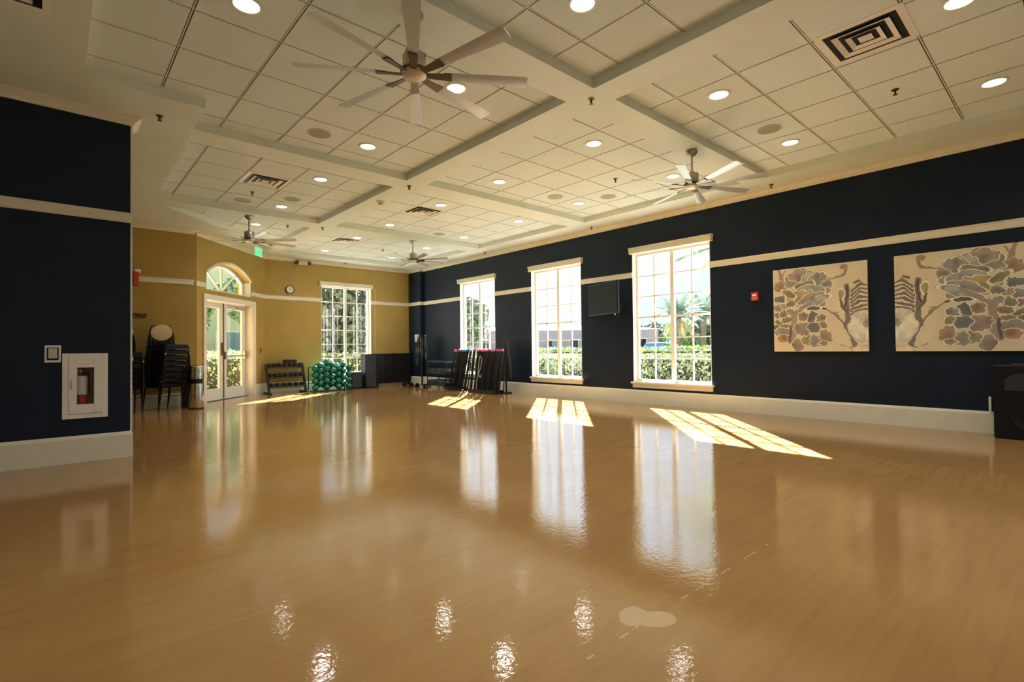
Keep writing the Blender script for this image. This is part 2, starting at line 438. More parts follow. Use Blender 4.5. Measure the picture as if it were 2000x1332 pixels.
# ---------------- coffered ceiling
def rect(a, b, c, d): return [(a, c), (b, c), (b, d), (a, d)]
XA1, XB0, XB1 = 3.555, 3.865, 7.22
rec = {   # polygon, convex pieces, grid anchor x, anchor y
 'r0a': (rect(.18, XA1, -.1, 2.85), [rect(.18, XA1, -.1, 2.85)], 1.88, 2.555),
 'r0b': (rect(XB0, XB1, -.1, 2.85), [rect(XB0, XB1, -.1, 2.85)], 4.435, 2.555),
 'r1a': ([(.18, 3.18), (XA1, 3.18), (XA1, 6.085), (1.06, 6.085), (1.06, 5.49), (.18, 5.49)], [rect(.18, 1.06, 3.18, 5.49), rect(1.06, XA1, 3.18, 6.085)], 1.88, 3.51),
 'r1b': (rect(XB0, XB1, 3.18, 6.05), [rect(XB0, XB1, 3.18, 6.05)], 4.435, 3.50),
 'r2a': (rect(1.1, XA1, 6.44, 9.19), [rect(1.1, XA1, 6.44, 9.19)], 1.90, 6.74),
 'r2b': (rect(XB0, XB1, 6.46, 9.17), [rect(XB0, XB1, 6.46, 9.17)], 4.46, 6.77),
 'r3a': ([(1.28, 9.58), (XA1, 9.58), (XA1, 11.855)], [[(1.28, 9.58), (XA1, 9.58), (XA1, 11.855)]], 1.90, 9.87),
 'r3b': (rect(XB0, XB1, 9.60, 12.5), [rect(XB0, XB1, 9.60, 12.5)], 4.46, 9.90),
 'rma': (rect(.18, XA1, -3.4, -.45), [rect(.18, XA1, -3.4, -.45)], 1.88, -.75),
 'rmb': (rect(XB0, XB1, -3.4, -.45), [rect(XB0, XB1, -3.4, -.45)], 4.435, -.75)}
outer = [(-3.3, -4.3), (XR + WT, -4.3), (XR + WT, YB + .28), (-3.3, YB + .28)]
polys = [outer] + [v[0] for v in rec.values()]
flat = [p for pl_ in polys for p in pl_]
tris = tessellate_polygon([[Vector((x, y, 0)) for x, y in pl_] for pl_ in polys])
c = MB(); c.add([(x, y, ZS) for x, y in flat], [tuple(t) for t in tris])
for pl_ in polys[1:]:
    n = len(pl_)
    c.add([(x, y, ZS) for x, y in pl_] + [(x, y, ZT + .03) for x, y in pl_], [(i, (i + 1) % n, n + (i + 1) % n, n + i) for i in range(n)])
c.box(-3.3, XR + WT, -4.3, YB + .28, ZT + .03, ZT + .08)
ceil = struct('ceiling', c, cream)
def clip(poly, conv):
    for i in range(len(conv)):
        a = conv[i]; b = conv[(i + 1) % len(conv)]; res = []
        def side(p): return (b[0] - a[0]) * (p[1] - a[1]) - (b[1] - a[1]) * (p[0] - a[0])
        for j in range(len(poly)):
            p, q = poly[j], poly[(j + 1) % len(poly)]; sp, sq = side(p), side(q)
            if sp >= 0: res.append(p)
            if (sp > 0 > sq) or (sp < 0 < sq):
                t = sp / (sp - sq); res.append((p[0] + (q[0] - p[0]) * t, p[1] + (q[1] - p[1]) * t))
        poly = res
        if len(poly) < 3: return None
    return poly
G = 0.5825
tl = MB(); gd = MB(); vd = MB()
for key, (poly, pieces, ax, ay) in rec.items():
    for pc in pieces:
        x0 = min(p[0] for p in pc); x1 = max(p[0] for p in pc); y0 = min(p[1] for p in pc); y1 = max(p[1] for p in pc)
        i0 = math.floor((x0 - ax) / G); i1 = math.ceil((x1 - ax) / G); j0 = math.floor((y0 - ay) / G); j1 = math.ceil((y1 - ay) / G)
        g_ = .012
        for i in range(i0, i1):
            for j in range(j0, j1):
                q = clip(rect(ax + i * G + g_, ax + (i + 1) * G - g_, ay + j * G + g_, ay + (j + 1) * G - g_), pc)
                if q and len(q) >= 3:
                    tl.prism(q, ZT, ZT + .012)
        for i in range(i0, i1 + 1):
            q = clip(rect(ax + i * G - .0045, ax + i * G + .0045, y0, y1), pc)
            if q: gd.prism(q, ZT + .004, ZT + .012)
        for j in range(j0, j1 + 1):
            q = clip(rect(x0, x1, ay + j * G - .0045, ay + j * G + .0045), pc)
            if q: gd.prism(q, ZT + .004, ZT + .012)
        vd.prism(pc, ZT + .014, ZT + .02)
tl.build('ceiling_tiles', tilem, ceil); gd.build('ceiling_grid', gridm, ceil); vd.build('ceiling_backing', voidm, ceil)

# ---------------- mouldings
crown = [(0, ZC), (.018, ZC), (.026, ZC + .012), (.03, ZC + .03), (.07, ZC + .06), (.085, ZC + .066), (.085, ZS), (0, ZS)]
rail = [(0, ZR0), (.014, ZR0), (.02, ZR0 + .012), (.014, ZR0 + .024), (.014, ZR1 - .022), (.024, ZR1 - .01), (.024, ZR1), (0, ZR1)]
base = [(0, 0), (.02, 0), (.02, ZB - .03), (.014, ZB - .012), (.008, ZB), (0, ZB)]
p_main = [(XR, -4.2), (XR, 12.45), (XR - .12, 12.45), (XR - .12, YB), tuple(D1), tuple(D0), (-1.2, 11.15)]
struct('trim_2', sweep(p_main, crown), trimw)
p_left = [(-1.2, 6.5), (.55, 6.5), (.55, YL), (-3.2, YL)]
p_leftr = [(.55, 6.5), (.55, YL), (-3.2, YL)]
def rev(p): return p[::-1]
# left block: walking so the room lies on the left
struct('trim_3', sweep([(-3.2, YL), (.55, YL), (.55, 6.5)][::-1] if False else [(.55, 6.5), (.55, YL), (-3.2, YL)][::1], [(-o, z) for o, z in crown][::-1]) if False else sweep([(.55, 6.5), (.55, YL), (-3.2, YL)][::-1], [(-o, z) for o, z in crown]), trimw)
struct('trim_4', sweep([(-3.2, YL), (.55, YL), (.55, 6.5)], [(-o, z) for o, z in rail]), trimw)
struct('baseboard_left', sweep([(-3.2, YL), (.55, YL), (.55, 6.5)], [(-o, z) for o, z in base]), trimw)
# wall rail pieces between the windows
segs = [[(XR, -4.2), (XR, WINS[0][0])], [(XR, WINS[0][1]), (XR, WINS[1][0])], [(XR, WINS[1][1]), (XR, WINS[2][0])],
        [(XR, WINS[2][1]), (XR, 12.45), (XR - .12, 12.45), (XR - .12, YB), (WB[1], YB)],
        [(WB[0], YB), tuple(D1), dw(AR[1] + .02, 0)[:2]], [dw(AR[0] - .02, 0)[:2], tuple(D0), (-1.2, 11.15)]]
for i, s_ in enumerate(segs): struct('trim_%d' % (5 + i), sweep(s_, rail), trimw)
struct('baseboard_right', sweep([(XR, -4.2), (XR, 12.45), (XR - .12, 12.45), (XR - .12, YB), tuple(D1), dw(DO[1] + .09, 0)[:2]], base), trimw)
struct('baseboard_alcove', sweep([dw(DO[0] - .09, 0)[:2], tuple(D0), (-1.2, 11.15)], base), trimw)

# ---------------- windows: local frame x across (0..w), y outwards, z up
def window(idx, M, width, wall_th):
    fr = MB(); T = .045; d0, d1 = .10, .155
    H0, H1 = WZ0, WZ1
    fr.box(0, T, d0, d1, H0, H1, M); fr.box(width - T, width, d0, d1, H0, H1, M)
    fr.box(T, width - T, d0, d1, H0, H0 + T, M); fr.box(T, width - T, d0, d1, H1 - T, H1, M)
    fr.box(width / 2 - .032, width / 2 + .032, d0 - .005, d1, H0 + T, H1 - T, M)
    root = fr.build('window_%d' % idx, whitet); root['kind'] = 'structure'
    mu = MB()
    for sx in (0, 1):
        a = T if sx == 0 else width / 2 + .032; b = width / 2 - .032 if sx == 0 else width - T
        mu.box((a + b) / 2 - .009, (a + b) / 2 + .009, d0 + .015, d1 - .012, H0 + T, H1 - T, M)
        for k in range(1, 6):
            z = H0 + T + (H1 - H0 - 2 * T) * k / 6; tt = .016 if k == 3 else .009
            mu.box(a, b, d0 + .015, d1 - .012, z - tt, z + tt, M)
    mu.build('muntins', whitet, root)
    g = MB(); g.add([(T, d0 + .028, H0 + T), (width - T, d0 + .028, H0 + T), (width - T, d0 + .028, H1 - T), (T, d0 + .028, H1 - T)], [(0, 1, 2, 3)], False, M); g.build('glass_pane', glass, root)
    # painted reveal lining and stool
    l = MB(); l.box(-.004, .006, -.001, wall_th, H0, H1, M); l.box(width - .006, width + .004, -.001, wall_th, H0, H1, M); l.box(0, width, -.001, wall_th, H1 - .006, H1 + .004, M)
    l.build('reveal_lining', whitet, root)
    s_ = MB(); s_.box(-.05, width + .03, -.06, d0, H0 - .03, H0 + .008, M, bev=.006); s_.box(-.03, width + .01, -.03, 0, H0 - .10, H0 - .03, M, bev=.004)
    s_.build('window_sill', trimw, root)
    v = MB(); v.box(-.06, width + .03, -.075, 0, WZ1 - .012, WZ1 + .09, M, bev=.006); v.box(-.07, width + .04, -.085, 0, WZ1 + .07, WZ1 + .095, M, bev=.004)
    v.build('window_valance', trimw, root)
    return root
for i, (a, b) in enumerate(WINS):
    # local x runs +y from a, local y runs +x (outwards)
    M = Matrix(((0, 1, 0, XR), (1, 0, 0, a), (0, 0, 1, 0), (0, 0, 0, 1)))
    window(i + 1, M, b - a, WT)
window(4, Matrix(((1, 0, 0, WB[0]), (0, 1, 0, YB), (0, 0, 1, 0), (0, 0, 0, 1))), WB[1] - WB[0], .28)
for i, ((x, y), side, wd) in enumerate(FILLWIN):
    b = MB(); o0, o1 = (0, .05)
    M = Matrix.Translation((x, -4.2, 0)) if side == 0 else Matrix(((0, 1, 0, -3.2), (-1, 0, 0, y), (0, 0, 1, 0), (0, 0, 0, 1)))
    for a, b_, c, d in ((-wd / 2, -wd / 2 + .06, .4, 2.7), (wd / 2 - .06, wd / 2, .4, 2.7), (-wd / 2, wd / 2, .4, .46), (-wd / 2, wd / 2, 2.64, 2.7), (-.03, .03, .4, 2.7), (-wd / 2, wd / 2, 1.53, 1.57)):
        b.box(a, b_, o0, o1, c, d, M)
    wr = b.build('window_%d' % (6 + i), trimw); wr['kind'] = 'structure'  # unseen frame added around each fill light, the wall behind stays solid
# cord of the back window shade
cd = MB(); cd.tube([(6.60, YB - .05, 2.70), (6.60, YB - .03, 1.6), (6.602, YB - .03, .95)], .004, 6)
tag(cd.build('shade_cord', beigep), 'thin beige shade cord hanging at right of the gold-wall window', 'cord')

# ---------------- arched transom window
a0, a1, zb, zsn, zcn = AR
def bandpoly(inset):
    pts = [(a0 + inset, zb + inset)]
    pts.append((a1 - inset, zb + inset))
    for i in range(N + 1):
        t = a1 - (a1 - a0) * i / N; tt = a1 - inset - (a1 - a0 - 2 * inset) * i / N
        pts.append((tt, archz(min(max(t, a0), a1)) - inset))
    return pts
po, pi_ = bandpoly(0.0), bandpoly(.045)
fr = MB(); n = len(po)
for off0, off1 in ((-.24, -.17),):
    vs = [(x, off1, z) for x, z in po] + [(x, off1, z) for x, z in pi_] + [(x, off0, z) for x, z in po] + [(x, off0, z) for x, z in pi_]
    fs = []
    for i in range(n):
        j = (i + 1) % n
        fs += [(i, j, n + j, n + i), (n + i, n + j, 3 * n + j, 3 * n + i), (2 * n + i, 3 * n + i, 3 * n + j, 2 * n + j)]
    fr.add(vs, fs, False, MD)
aw = fr.build('window_5', whitet); aw['kind'] = 'structure'
mu = MB(); hub = ((a0 + a1) / 2, zb + .03)
for ang in (38, 90, 142):
    e = Vector((hub[0], hub[1])); d_ = Vector((math.cos(R(ang)), math.sin(R(ang))))
    L = 0
    while a0 + .03 < e.x + d_.x * L < a1 - .03 and e.y + d_.y * L < archz(e.x + d_.x * L) - .02: L += .01
    q = e + d_ * L; nrm = Vector((-d_.y, d_.x)) * .012
    vs = [(e.x + nrm.x, -.18, e.y + nrm.y), (e.x - nrm.x, -.18, e.y - nrm.y), (q.x - nrm.x, -.18, q.y - nrm.y), (q.x + nrm.x, -.18, q.y + nrm.y)]
    vs += [(x, -.215, z) for x, _, z in vs]
    mu.add(vs, [(0, 1, 2, 3), (7, 6, 5, 4), (0, 4, 5, 1), (1, 5, 6, 2), (2, 6, 7, 3), (3, 7, 4, 0)], False, MD)
mu.build('muntins', whitet, aw)
g = MB(); g.add([(x, -.20, z) for x, z in pi_], [tuple(range(n))], False, MD); g.build('glass_pane', glass, aw)
cs = MB()      # arch casing on the room face
po2 = [(t, z) for t, z in [(a0 + (a1 - a0) * i / N, archz(a0 + (a1 - a0) * i / N)) for i in range(N + 1)]]
vs = []; fs = []
for i, (t, z) in enumerate(po2):
    c0 = Vector(((a0 + a1) / 2, 1.9)); d_ = (Vector((t, z)) - c0).normalized()
    vs += [(t, .0, z), (t + d_.x * .045, .0, z + d_.y * .045), (t + d_.x * .045, .022, z + d_.y * .045), (t, .022, z)]
for i in range(len(po2) - 1):
    for j in range(4): q = (j + 1) % 4; fs.append((i * 4 + j, i * 4 + 4 + j, i * 4 + 4 + q, i * 4 + q))
cs.add(vs, fs, False, MD); cs.build('arch_casing', trimw, aw)
cs = MB(); cs.box(a0, a0 + .006, -.24, 0, zb, archz(a0), MD); cs.box(a1 - .006, a1, -.24, 0, zb, archz(a1), MD); cs.box(a0, a1, -.24, .0, zb, zb + .008, MD)
cs.build('reveal_lining', whitet, aw)

# ---------------- double glazed door in the angled wall
cs = MB(); cw = .085
cs.box(DO[0] - cw, DO[0], 0, .022, 0, DO[2] + cw, MD, bev=.004); cs.box(DO[1], DO[1] + cw, 0, .022, 0, DO[2] + cw, MD, bev=.004); cs.box(DO[0], DO[1], 0, .022, DO[2], DO[2] + cw, MD, bev=.004)
cs.box(DO[0], DO[0] + .015, -.26, 0, 0, DO[2], MD); cs.box(DO[1] - .015, DO[1], -.26, 0, 0, DO[2], MD); cs.box(DO[0], DO[1], -.26, 0, DO[2] - .015, DO[2], MD)
cas = cs.build('door_1', whitet); cas['kind'] = 'structure'
mid = (DO[0] + DO[1]) / 2
def leaf(t0, t1, hinge_right):
    L = MB(); st = .125; d0, d1 = -.225, -.18
    L.box(t0, t0 + st, d0, d1, .012, 2.035, MD, bev=.003); L.box(t1 - st, t1, d0, d1, .012, 2.035, MD, bev=.003)
    L.box(t0 + st, t1 - st, d0, d1, .012, .24, MD, bev=.003); L.box(t0 + st, t1 - st, d0, d1, 1.92, 2.035, MD, bev=.003)
    o = L.build('door_leaf', whitet, cas)
    g = MB(); g.add([(t0 + st, -.2, .24), (t1 - st, -.2, .24), (t1 - st, -.2, 1.92), (t0 + st, -.2, 1.92)], [(0, 1, 2, 3)], False, MD); g.build('glass_pane', glass, o)
    return o
l1 = leaf(DO[0] + .018, mid - .004, False); l2 = leaf(mid + .004, DO[1] - .018, True)
k = MB(); k.box(mid - .085, mid - .045, -.18, -.145, .92, 1.20, MD, bev=.01); k.build('door_handle', brackm, l1)
k = MB(); k.box(mid - .006, mid + .014, -.19, -.165, .02, 2.03, MD); k.build('astragal', mat('dark_seal', (.06, .06, .06), .5), l1)
k = MB(); k.box(mid + .02, mid + .07, -.18, -.13, .84, 1.00, MD, bev=.008); k.box(DO[1] - .13, DO[1] - .05, -.18, -.12, .84, 1.02, MD, bev=.01)
k.box(mid + .06, DO[1] - .1, -.155, -.125, .895, .93, MD, bev=.006); k.build('panic_bar', nickel, l2)
k = MB(); k.box(DO[1] - .38, DO[1] - .12, -.18, -.12, 1.93, 1.985, MD, bev=.008)
k.build('door_closer', nickel, l2)
k = MB(); k.box(mid + .15, DO[1] - .30, -.155, -.135, 1.985, 2.0, MD); k.build('closer_arm', nickel, l2)
k = MB(); k.box(DO[0], DO[1], -.26, -.10, 0, .014, MD); k.build('threshold', steel, cas)

# ------------------------------------------------------------------ ceiling fixtures
# recessed downlights
dl = thing('downlight', 'x', 'ceiling light', (2.73, 3.78, ZT - .001), 0, 'recessed downlights in the coffered ceiling')
tr = MB(); tr.lathe([(.105, 0), (.105, -.006), (.085, -.008), (.080, 0.0)], 28, cap=False); tr.build('trim_ring', cream, dl)
ls = MB(); ls.lathe([(.001, -.0055), (.05, -.0052), (.081, -.003)], 28, cap=False); ls.build('lens', lens, dl)
ld = bpy.data.lights.new('lamp', 'AREA'); ld.shape = 'DISK'; ld.size = .15; ld.energy = LAMP_W; ld.spread = R(131); ld.color = (1.0, .965, .90)
lo = bpy.data.objects.new('lamp', ld); COL.objects.link(lo); lo.parent = dl; lo.location = (0, 0, -.012)
DLS = [((.98, 3.80), 'recessed downlight at the top edge above the left dark wall'),
 ((2.73, 3.78), 'recessed downlight just right of the near ceiling fan hub'),
 ((2.73, 5.545), 'recessed downlight below the near fan in the same coffer, beside a round speaker'),
 ((2.755, 7.035), 'recessed downlight right of the square vent in the second left coffer'),
 ((2.785, 8.775), 'recessed downlight beside the round speaker in the second left coffer'),
 ((2.81, 10.31), 'recessed downlight beside the rod of the fan by the door'),
 ((4.69, 2.26), 'recessed downlight at lower left of the coffer with the large corner vent'),
 ((6.43, 2.25), 'recessed downlight beside the round speaker in the nearest right coffer'),
 ((6.39, .50), 'recessed downlight nearest the right frame edge above the paintings'),
 ((4.69, .53), 'recessed downlight at the top right corner of the photo beyond the large vent'),
 ((4.69, 3.77), 'recessed downlight nearest the camera in the middle right coffer'),
 ((4.73, 5.52), 'recessed downlight at far left of the middle right coffer'),
 ((6.435, 3.775), 'recessed downlight close beside the motor of the right hand fan'),
 ((6.435, 5.505), 'recessed downlight near the window wall in the middle right coffer'),
 ((4.745, 7.03), 'recessed downlight just right of the vent in the coffer beyond the middle'),
 ((4.76, 8.77), 'recessed downlight in the third row beyond its coffer vent'),
 ((6.465, 7.01), 'recessed downlight nearest the window wall in the third coffer row, closer one'),
 ((6.485, 8.745), 'recessed downlight in the third coffer row near the window wall, farther one'),
 ((4.765, 10.21), 'recessed downlight beside the farthest square vent'),
 ((4.79, 11.98), 'recessed downlight closest to the gold wall, left one'),
 ((6.49, 10.22), 'recessed downlight right of the farthest fan rod'),
 ((6.48, 11.86), 'recessed downlight left of the farthest fan motor, close to the gold wall'),
 ((2.72, 2.27), 'recessed downlight cut by the top edge in the nearest middle coffer')]
for i, ((x, y), lb) in enumerate(DLS):
    if i == 0: dl.location = (x, y, ZT - .001); dl['label'] = lb
    else: dup(dl, (x, y, ZT - .001), label=lb)
for x, y, w_ in ((.98, 2.27, 'first row, left'), (.98, .5, 'second row, left'), (2.72, .5, 'second row, middle'), (2.72, -1.2, 'third row, left'), (4.7, -1.2, 'third row, middle'), (6.4, -1.2, 'third row, right'),
                 (2.72, -2.9, 'rearmost row, left'), (4.7, -2.9, 'rearmost row, middle'), (6.4, -2.9, 'rearmost row, right')):
    dup(dl, (x, y, ZT - .001), label='added unseen downlight above and behind the camera, %s' % w_)  # extra downlights out of view, added to light the room
hall = dup(dl, (-2.0, 2.5, ZS - .001), label='added unseen downlight in the flat ceiling beside the camera, nearer the dark wall')  # these flat-ceiling lights are also unseen additions that brighten the room
dup(dl, (-2.0, -.5, ZS - .001), label='added unseen downlight in the flat ceiling behind the camera')
dup(dl, (-.2, 8.6, ZS - .001), label='added unseen downlight in the flat ceiling behind the left dark wall')

# air diffusers
vt = thing('air_vent', 'x', 'vent', (4.683, 1.08, ZT - .001), 0, 'square louvred vents in the ceiling')
s_ = MB(); h = .285
def ringsq(mb, a, b, za, zb_, t=.004):
    vs = [(-a, -a, za), (a, -a, za), (a, a, za), (-a, a, za), (-b, -b, zb_), (b, -b, zb_), (b, b, zb_), (-b, b, zb_)]
    vs += [(x, y, z + t) for x, y, z in vs]
    fs = []
    for i in range(4):
        j = (i + 1) % 4
        fs += [(i, j, 4 + j, 4 + i), (8 + i, 12 + i, 12 + j, 8 + j), (i, 8 + i, 8 + j, j), (4 + i, 4 + j, 12 + j, 12 + i)]
    mb.add(vs, fs)
ringsq(s_, h, h - .05, -.002, -.006); s_.build('frame', whitet, vt)
s_ = MB(); s_.box(-h + .045, h - .045, -h + .045, h - .045, -.002, .0); s_.build('throat', blackm, vt)
for a, b in ((.188, .150), (.112, .080)):
    s_ = MB(); ringsq(s_, a, b, -.016, -.002); s_.build('louvre', whitet, vt)
s_ = MB(); s_.box(-.045, .045, -.045, .045, -.010, -.004); s_.build('centre_plate', whitet, vt)
VT = [((4.683, 1.08), 'large square louvred vent near the top right corner'), ((2.195, 7.60), 'square louvred vent in the left coffer near the round speaker'),
      ((4.73, 7.55), 'square louvred vent in the third row right of the beam crossing'), ((4.70, 10.63), 'farthest square louvred vent above the gold wall window'),
      ((-.30, 4.35), 'square louvred vent cut off by the top left corner')]
for i, ((x, y), lb) in enumerate(VT):
    z = ZT - .001 if x > 0 else ZS - .001
    if i == 0: vt.location = (x, y, z); vt['label'] = lb
    else: dup(vt, (x, y, z), label=lb)

# round ceiling speakers
cs_ = thing('ceiling_speaker', 'x', 'ceiling speaker', (0, 0, 0), 0, 'round ceiling speakers')
s_ = MB(); s_.lathe([(.125, 0), (.125, -.006), (.118, -.009), (.112, -.005)], 32, cap=False); s_.build('rim', beigep, cs_)
s_ = MB(); s_.lathe([(.001, -.006), (.112, -.005)], 32, cap=False); s_.build('grille', speakg, cs_)
SP = [((2.16, 5.55), 'round beige ceiling speaker below the near fan'), ((2.78, 8.25), 'round beige ceiling speaker beside two lights in the second left coffer'),
      ((2.21, 8.80), 'faint round ceiling speaker beyond the vent in the second left coffer'), ((5.858, 2.26), 'round beige ceiling speaker in the nearest right coffer'),
      ((6.51, 4.96), 'round beige ceiling speaker left of the right hand fan'), ((5.87, 5.50), 'pale round ceiling speaker in the middle right coffer, farther one'),
      ((5.92, 8.83), 'pale round ceiling speaker in the third coffer row')]
for i, ((x, y), lb) in enumerate(SP):
    if i == 0: cs_.location = (x, y, ZT - .001); cs_['label'] = lb
    else: dup(cs_, (x, y, ZT - .001), label=lb)

# sprinklers
sk = thing('fire_sprinkler', 'x', 'sprinkler', (0, 0, 0), 0, 'pendent fire sprinklers')
s_ = MB(); s_.lathe([(.032, 0), (.030, -.006), (.014, -.010)], 16, cap=True); s_.build('escutcheon', brackm, sk)
s_ = MB(); s_.lathe([(.009, -.008), (.009, -.024), (.005, -.026), (.005, -.045)], 10); s_.tube([(-.012, 0, -.02), (-.014, 0, -.034), (0, 0, -.048)], .003, 6); s_.tube([(.012, 0, -.02), (.014, 0, -.034), (0, 0, -.048)], .003, 6); s_.build('head', blackmet, sk)
s_ = MB(); s_.lathe([(.020, -.046), (.020, -.049)], 12); s_.build('deflector', blackmet, sk)
SK = [((2.20, 8.25, ZT), 'dark sprinkler beside the vent in the second left coffer'), ((5.90, 4.365, ZT), 'dark sprinkler in the middle right coffer'),
      ((5.86, 1.13, ZT), 'dark sprinkler below the large vent at top right'), ((5.79, 11.02, ZT), 'dark sprinkler left of the farthest fan'),
      ((3.29, 10.02, ZT), 'dark sprinkler right of the fan by the door'), ((.756, 5.94, ZS), 'dark sprinkler above the corner of the left dark wall'),
      ((3.69, 2.99, ZS), 'dark sprinkler at the nearest beam crossing'), ((3.70, 6.26, ZS), 'dark sprinkler at the second beam crossing'),
      ((3.72, 9.42, ZS), 'dark sprinkler at the third beam crossing'), ((7.60, 2.92, ZS), 'dark sprinkler near the right wall beside the right hand fan'),
      ((7.60, 6.19, ZS), 'dark sprinkler above the middle window'), ((7.60, 9.42, ZS), 'dark sprinkler above the farthest window'), ((5.656, 12.8, ZS), 'dark sprinkler above the gold wall window')]
for i, ((x, y, z), lb) in enumerate(SK):
    if i == 0: sk.location = (x, y, z); sk['label'] = lb
    else: dup(sk, (x, y, z), label=lb)
sd = thing('smoke_detector', 'beige smoke detector between two coffers beyond the second beam crossing', 'smoke detector', (3.75, 7.20, ZS))
s_ = MB(); s_.lathe([(.055, 0), (.055, -.02), (.04, -.032)], 24); s_.build('detector_base', beigep, sd)
s_ = MB(); s_.lathe([(.036, -.032), (.032, -.046), (.01, -.05)], 20); s_.build('sensor_chamber', speakg, sd)

# ------------------------------------------------------------------ ceiling fans
def make_fan():
    t = thing('ceiling_fan', 'x', 'ceiling fan', (0, 0, ZS), 0, 'eight bladed silver ceiling fans')
    c_ = MB(); c_.lathe([(.068, 0), (.070, -.012), (.062, -.035), (.035, -.062), (.022, -.072)], 28); c_.build('canopy', nickel, t)
    c_ = MB(); c_.lathe([(.0125, -.06), (.0125, -.27)], 16); c_.build('downrod', nickel, t)
    c_ = MB(); c_.lathe([(.025, -.245), (.030, -.262), (.066, -.272), (.072, -.285), (.072, -.372), (.062, -.385)], 32); c_.build('motor_housing', nickel, t)
    for a in range(6):
        r_ = MB(); x, y = math.cos(a * PI / 3) * .078, math.sin(a * PI / 3) * .078
        r_.tube([(x * .85, y * .85, -.268), (x, y, -.275), (x, y, -.385), (x * .9, y * .9, -.395)], .004, 6); r_.build('housing_rib', chrome, t)
    c_ = MB(); c_.lathe([(.088, -.385), (.094, -.392), (.092, -.405)], 32); c_.build('flywheel', brackm, t)
    c_ = MB(); c_.lathe([(.086, -.405), (.084, -.425), (.066, -.440), (.036, -.448), (.002, -.450)], 32); c_.build('hub_cap', mat('hub_cap_silver', (.55, .50, .42), .35, metal=.3), t)
    for k_ in range(8):
        a = k_ * PI / 4; M = Matrix.Rotation(a, 4, 'Z') @ Matrix.Translation((0, 0, -.412)) @ Matrix.Rotation(R(-13), 4, 'X')
        # blade: tapered plank .25 .. .78 (root narrower)
        b_ = MB(); xs = [.20, .24, .45, .66, .775, .785]; hw = [.030, .034, .043, .052, .054, .046]
        vs = []; fs = []; th = .006
        for x, w_ in zip(xs, hw):
            for (yy, zz) in ((-w_, 0), (-w_ * .5, .004), (0, .0055), (w_ * .5, .004), (w_, 0), (w_ * .5, -.002), (0, -.003), (-w_ * .5, -.002)): vs.append((x, yy, zz))
        for i in range(len(xs) - 1):
            for j in range(8): q = (j + 1) % 8; fs.append((i * 8 + j, i * 8 + 8 + j, i * 8 + 8 + q, i * 8 + q))
        fs.append(tuple(range(8))); fs.append(tuple((len(xs) - 1) * 8 + j for j in range(7, -1, -1)))
        b_.add(vs, fs, True, M); bo = b_.build('blade', bladem, t)
        b_ = MB(); b_.prism([(.075, -.020), (.12, -.024), (.25, -.033), (.256, -.030), (.256, .030), (.25, .033), (.12, .024), (.075, .020)], -.010, -.004, M)
        b_.build('blade_bracket', brackm, bo)
    return t
fan = make_fan()
FN = [((1.83, 3.02), 12.8, 'near silver eight bladed ceiling fan, the largest, at the top of the photo'), ((5.56, 3.02), 20, 'silver eight bladed ceiling fan near the right hand wall'),
      ((2.45, 9.38), 5, 'silver eight bladed ceiling fan in front of the arched door window'), ((5.62, 9.38), 33, 'silver eight bladed ceiling fan farthest off, near the blue and gold corner')]
for i, ((x, y), a, lb) in enumerate(FN):
    if i == 0: fan.location = (x, y, ZS); fan.rotation_euler = (0, 0, R(a)); fan['label'] = lb
    else: dup(fan, (x, y, ZS), R(a), lb)
#PART2
# ------------------------------------------------------------------ wall-mounted things
t = thing('extinguisher_cabinet', 'white framed fire extinguisher cabinet with narrow glass door on the left dark wall', 'cabinet', (.215, YL, 0))
b = MB(); X0, X1, Z0, Z1 = -.163, .163, .402, 1.0
def wf(mb, x0, x1, z0, z1, w_, y0, y1, bev=.003):
    mb.box(x0, x0 + w_, y0, y1, z0, z1, bev=bev); mb.box(x1 - w_, x1, y0, y1, z0, z1, bev=bev)
    mb.box(x0 + w_, x1 - w_, y0, y1, z0, z0 + w_, bev=bev); mb.box(x0 + w_, x1 - w_, y0, y1, z1 - w_, z1, bev=bev)
wf(b, X0, X1, Z0, Z1, .046, -.018, 0)
b.build('frame', whitet, t)
b = MB(); wf(b, X0 + .046, X1 - .046, Z0 + .046, Z1 - .046, .056, -.026, -.008)
dr = b.build('door', whitet, t)
b = MB(); b.box(X0 + .1, X1 - .1, -.025, -.010, Z0 + .1, Z0 + .13); b.build('door_rail', whitet, dr)
b = MB(); b.box(X0 + .1, X1 - .1, -.025, -.010, Z1 - .13, Z1 - .1); b.build('door_rail', whitet, dr)
b = MB(); b.add([(X0 + .1, -.016, Z0 + .13), (X1 - .1, -.016, Z0 + .13), (X1 - .1, -.016, Z1 - .13), (X0 + .1, -.016, Z1 - .13)], [(0, 1, 2, 3)]); b.build('glass_pane', glass, dr)
b = MB(); b.box(X0 + .062, X0 + .072, -.038, -.026, .67, .76, bev=.003); b.build('door_pull', beigep, dr)
b = MB(); cg = mat('cabinet_grey', (.30, .32, .29), .6)
b.box(-.115, .115, .135, .14, .45, .95); b.box(-.12, -.115, 0, .14, .45, .95); b.box(.115, .12, 0, .14, .45, .95); b.box(-.12, .12, 0, .14, .447, .452); b.box(-.12, .12, 0, .14, .948, .952)
b.build('recessed_box', cg, t)
t = thing('fire_extinguisher', 'red fire extinguisher with pale label inside the white wall cabinet', 'fire extinguisher', (.185, YL + .07, .453))
b = MB(); b.lathe([(.035, 0), (.046, .006), (.049, .02), (.049, .31), (.043, .335), (.026, .355), (.014, .36), (.014, .37)], 24); b.build('tank', redtank, t)
b = MB(); b.lathe([(.0502, .165), (.0502, .315), (.045, .337)], 24, cap=False); b.build('label', whitep, t)
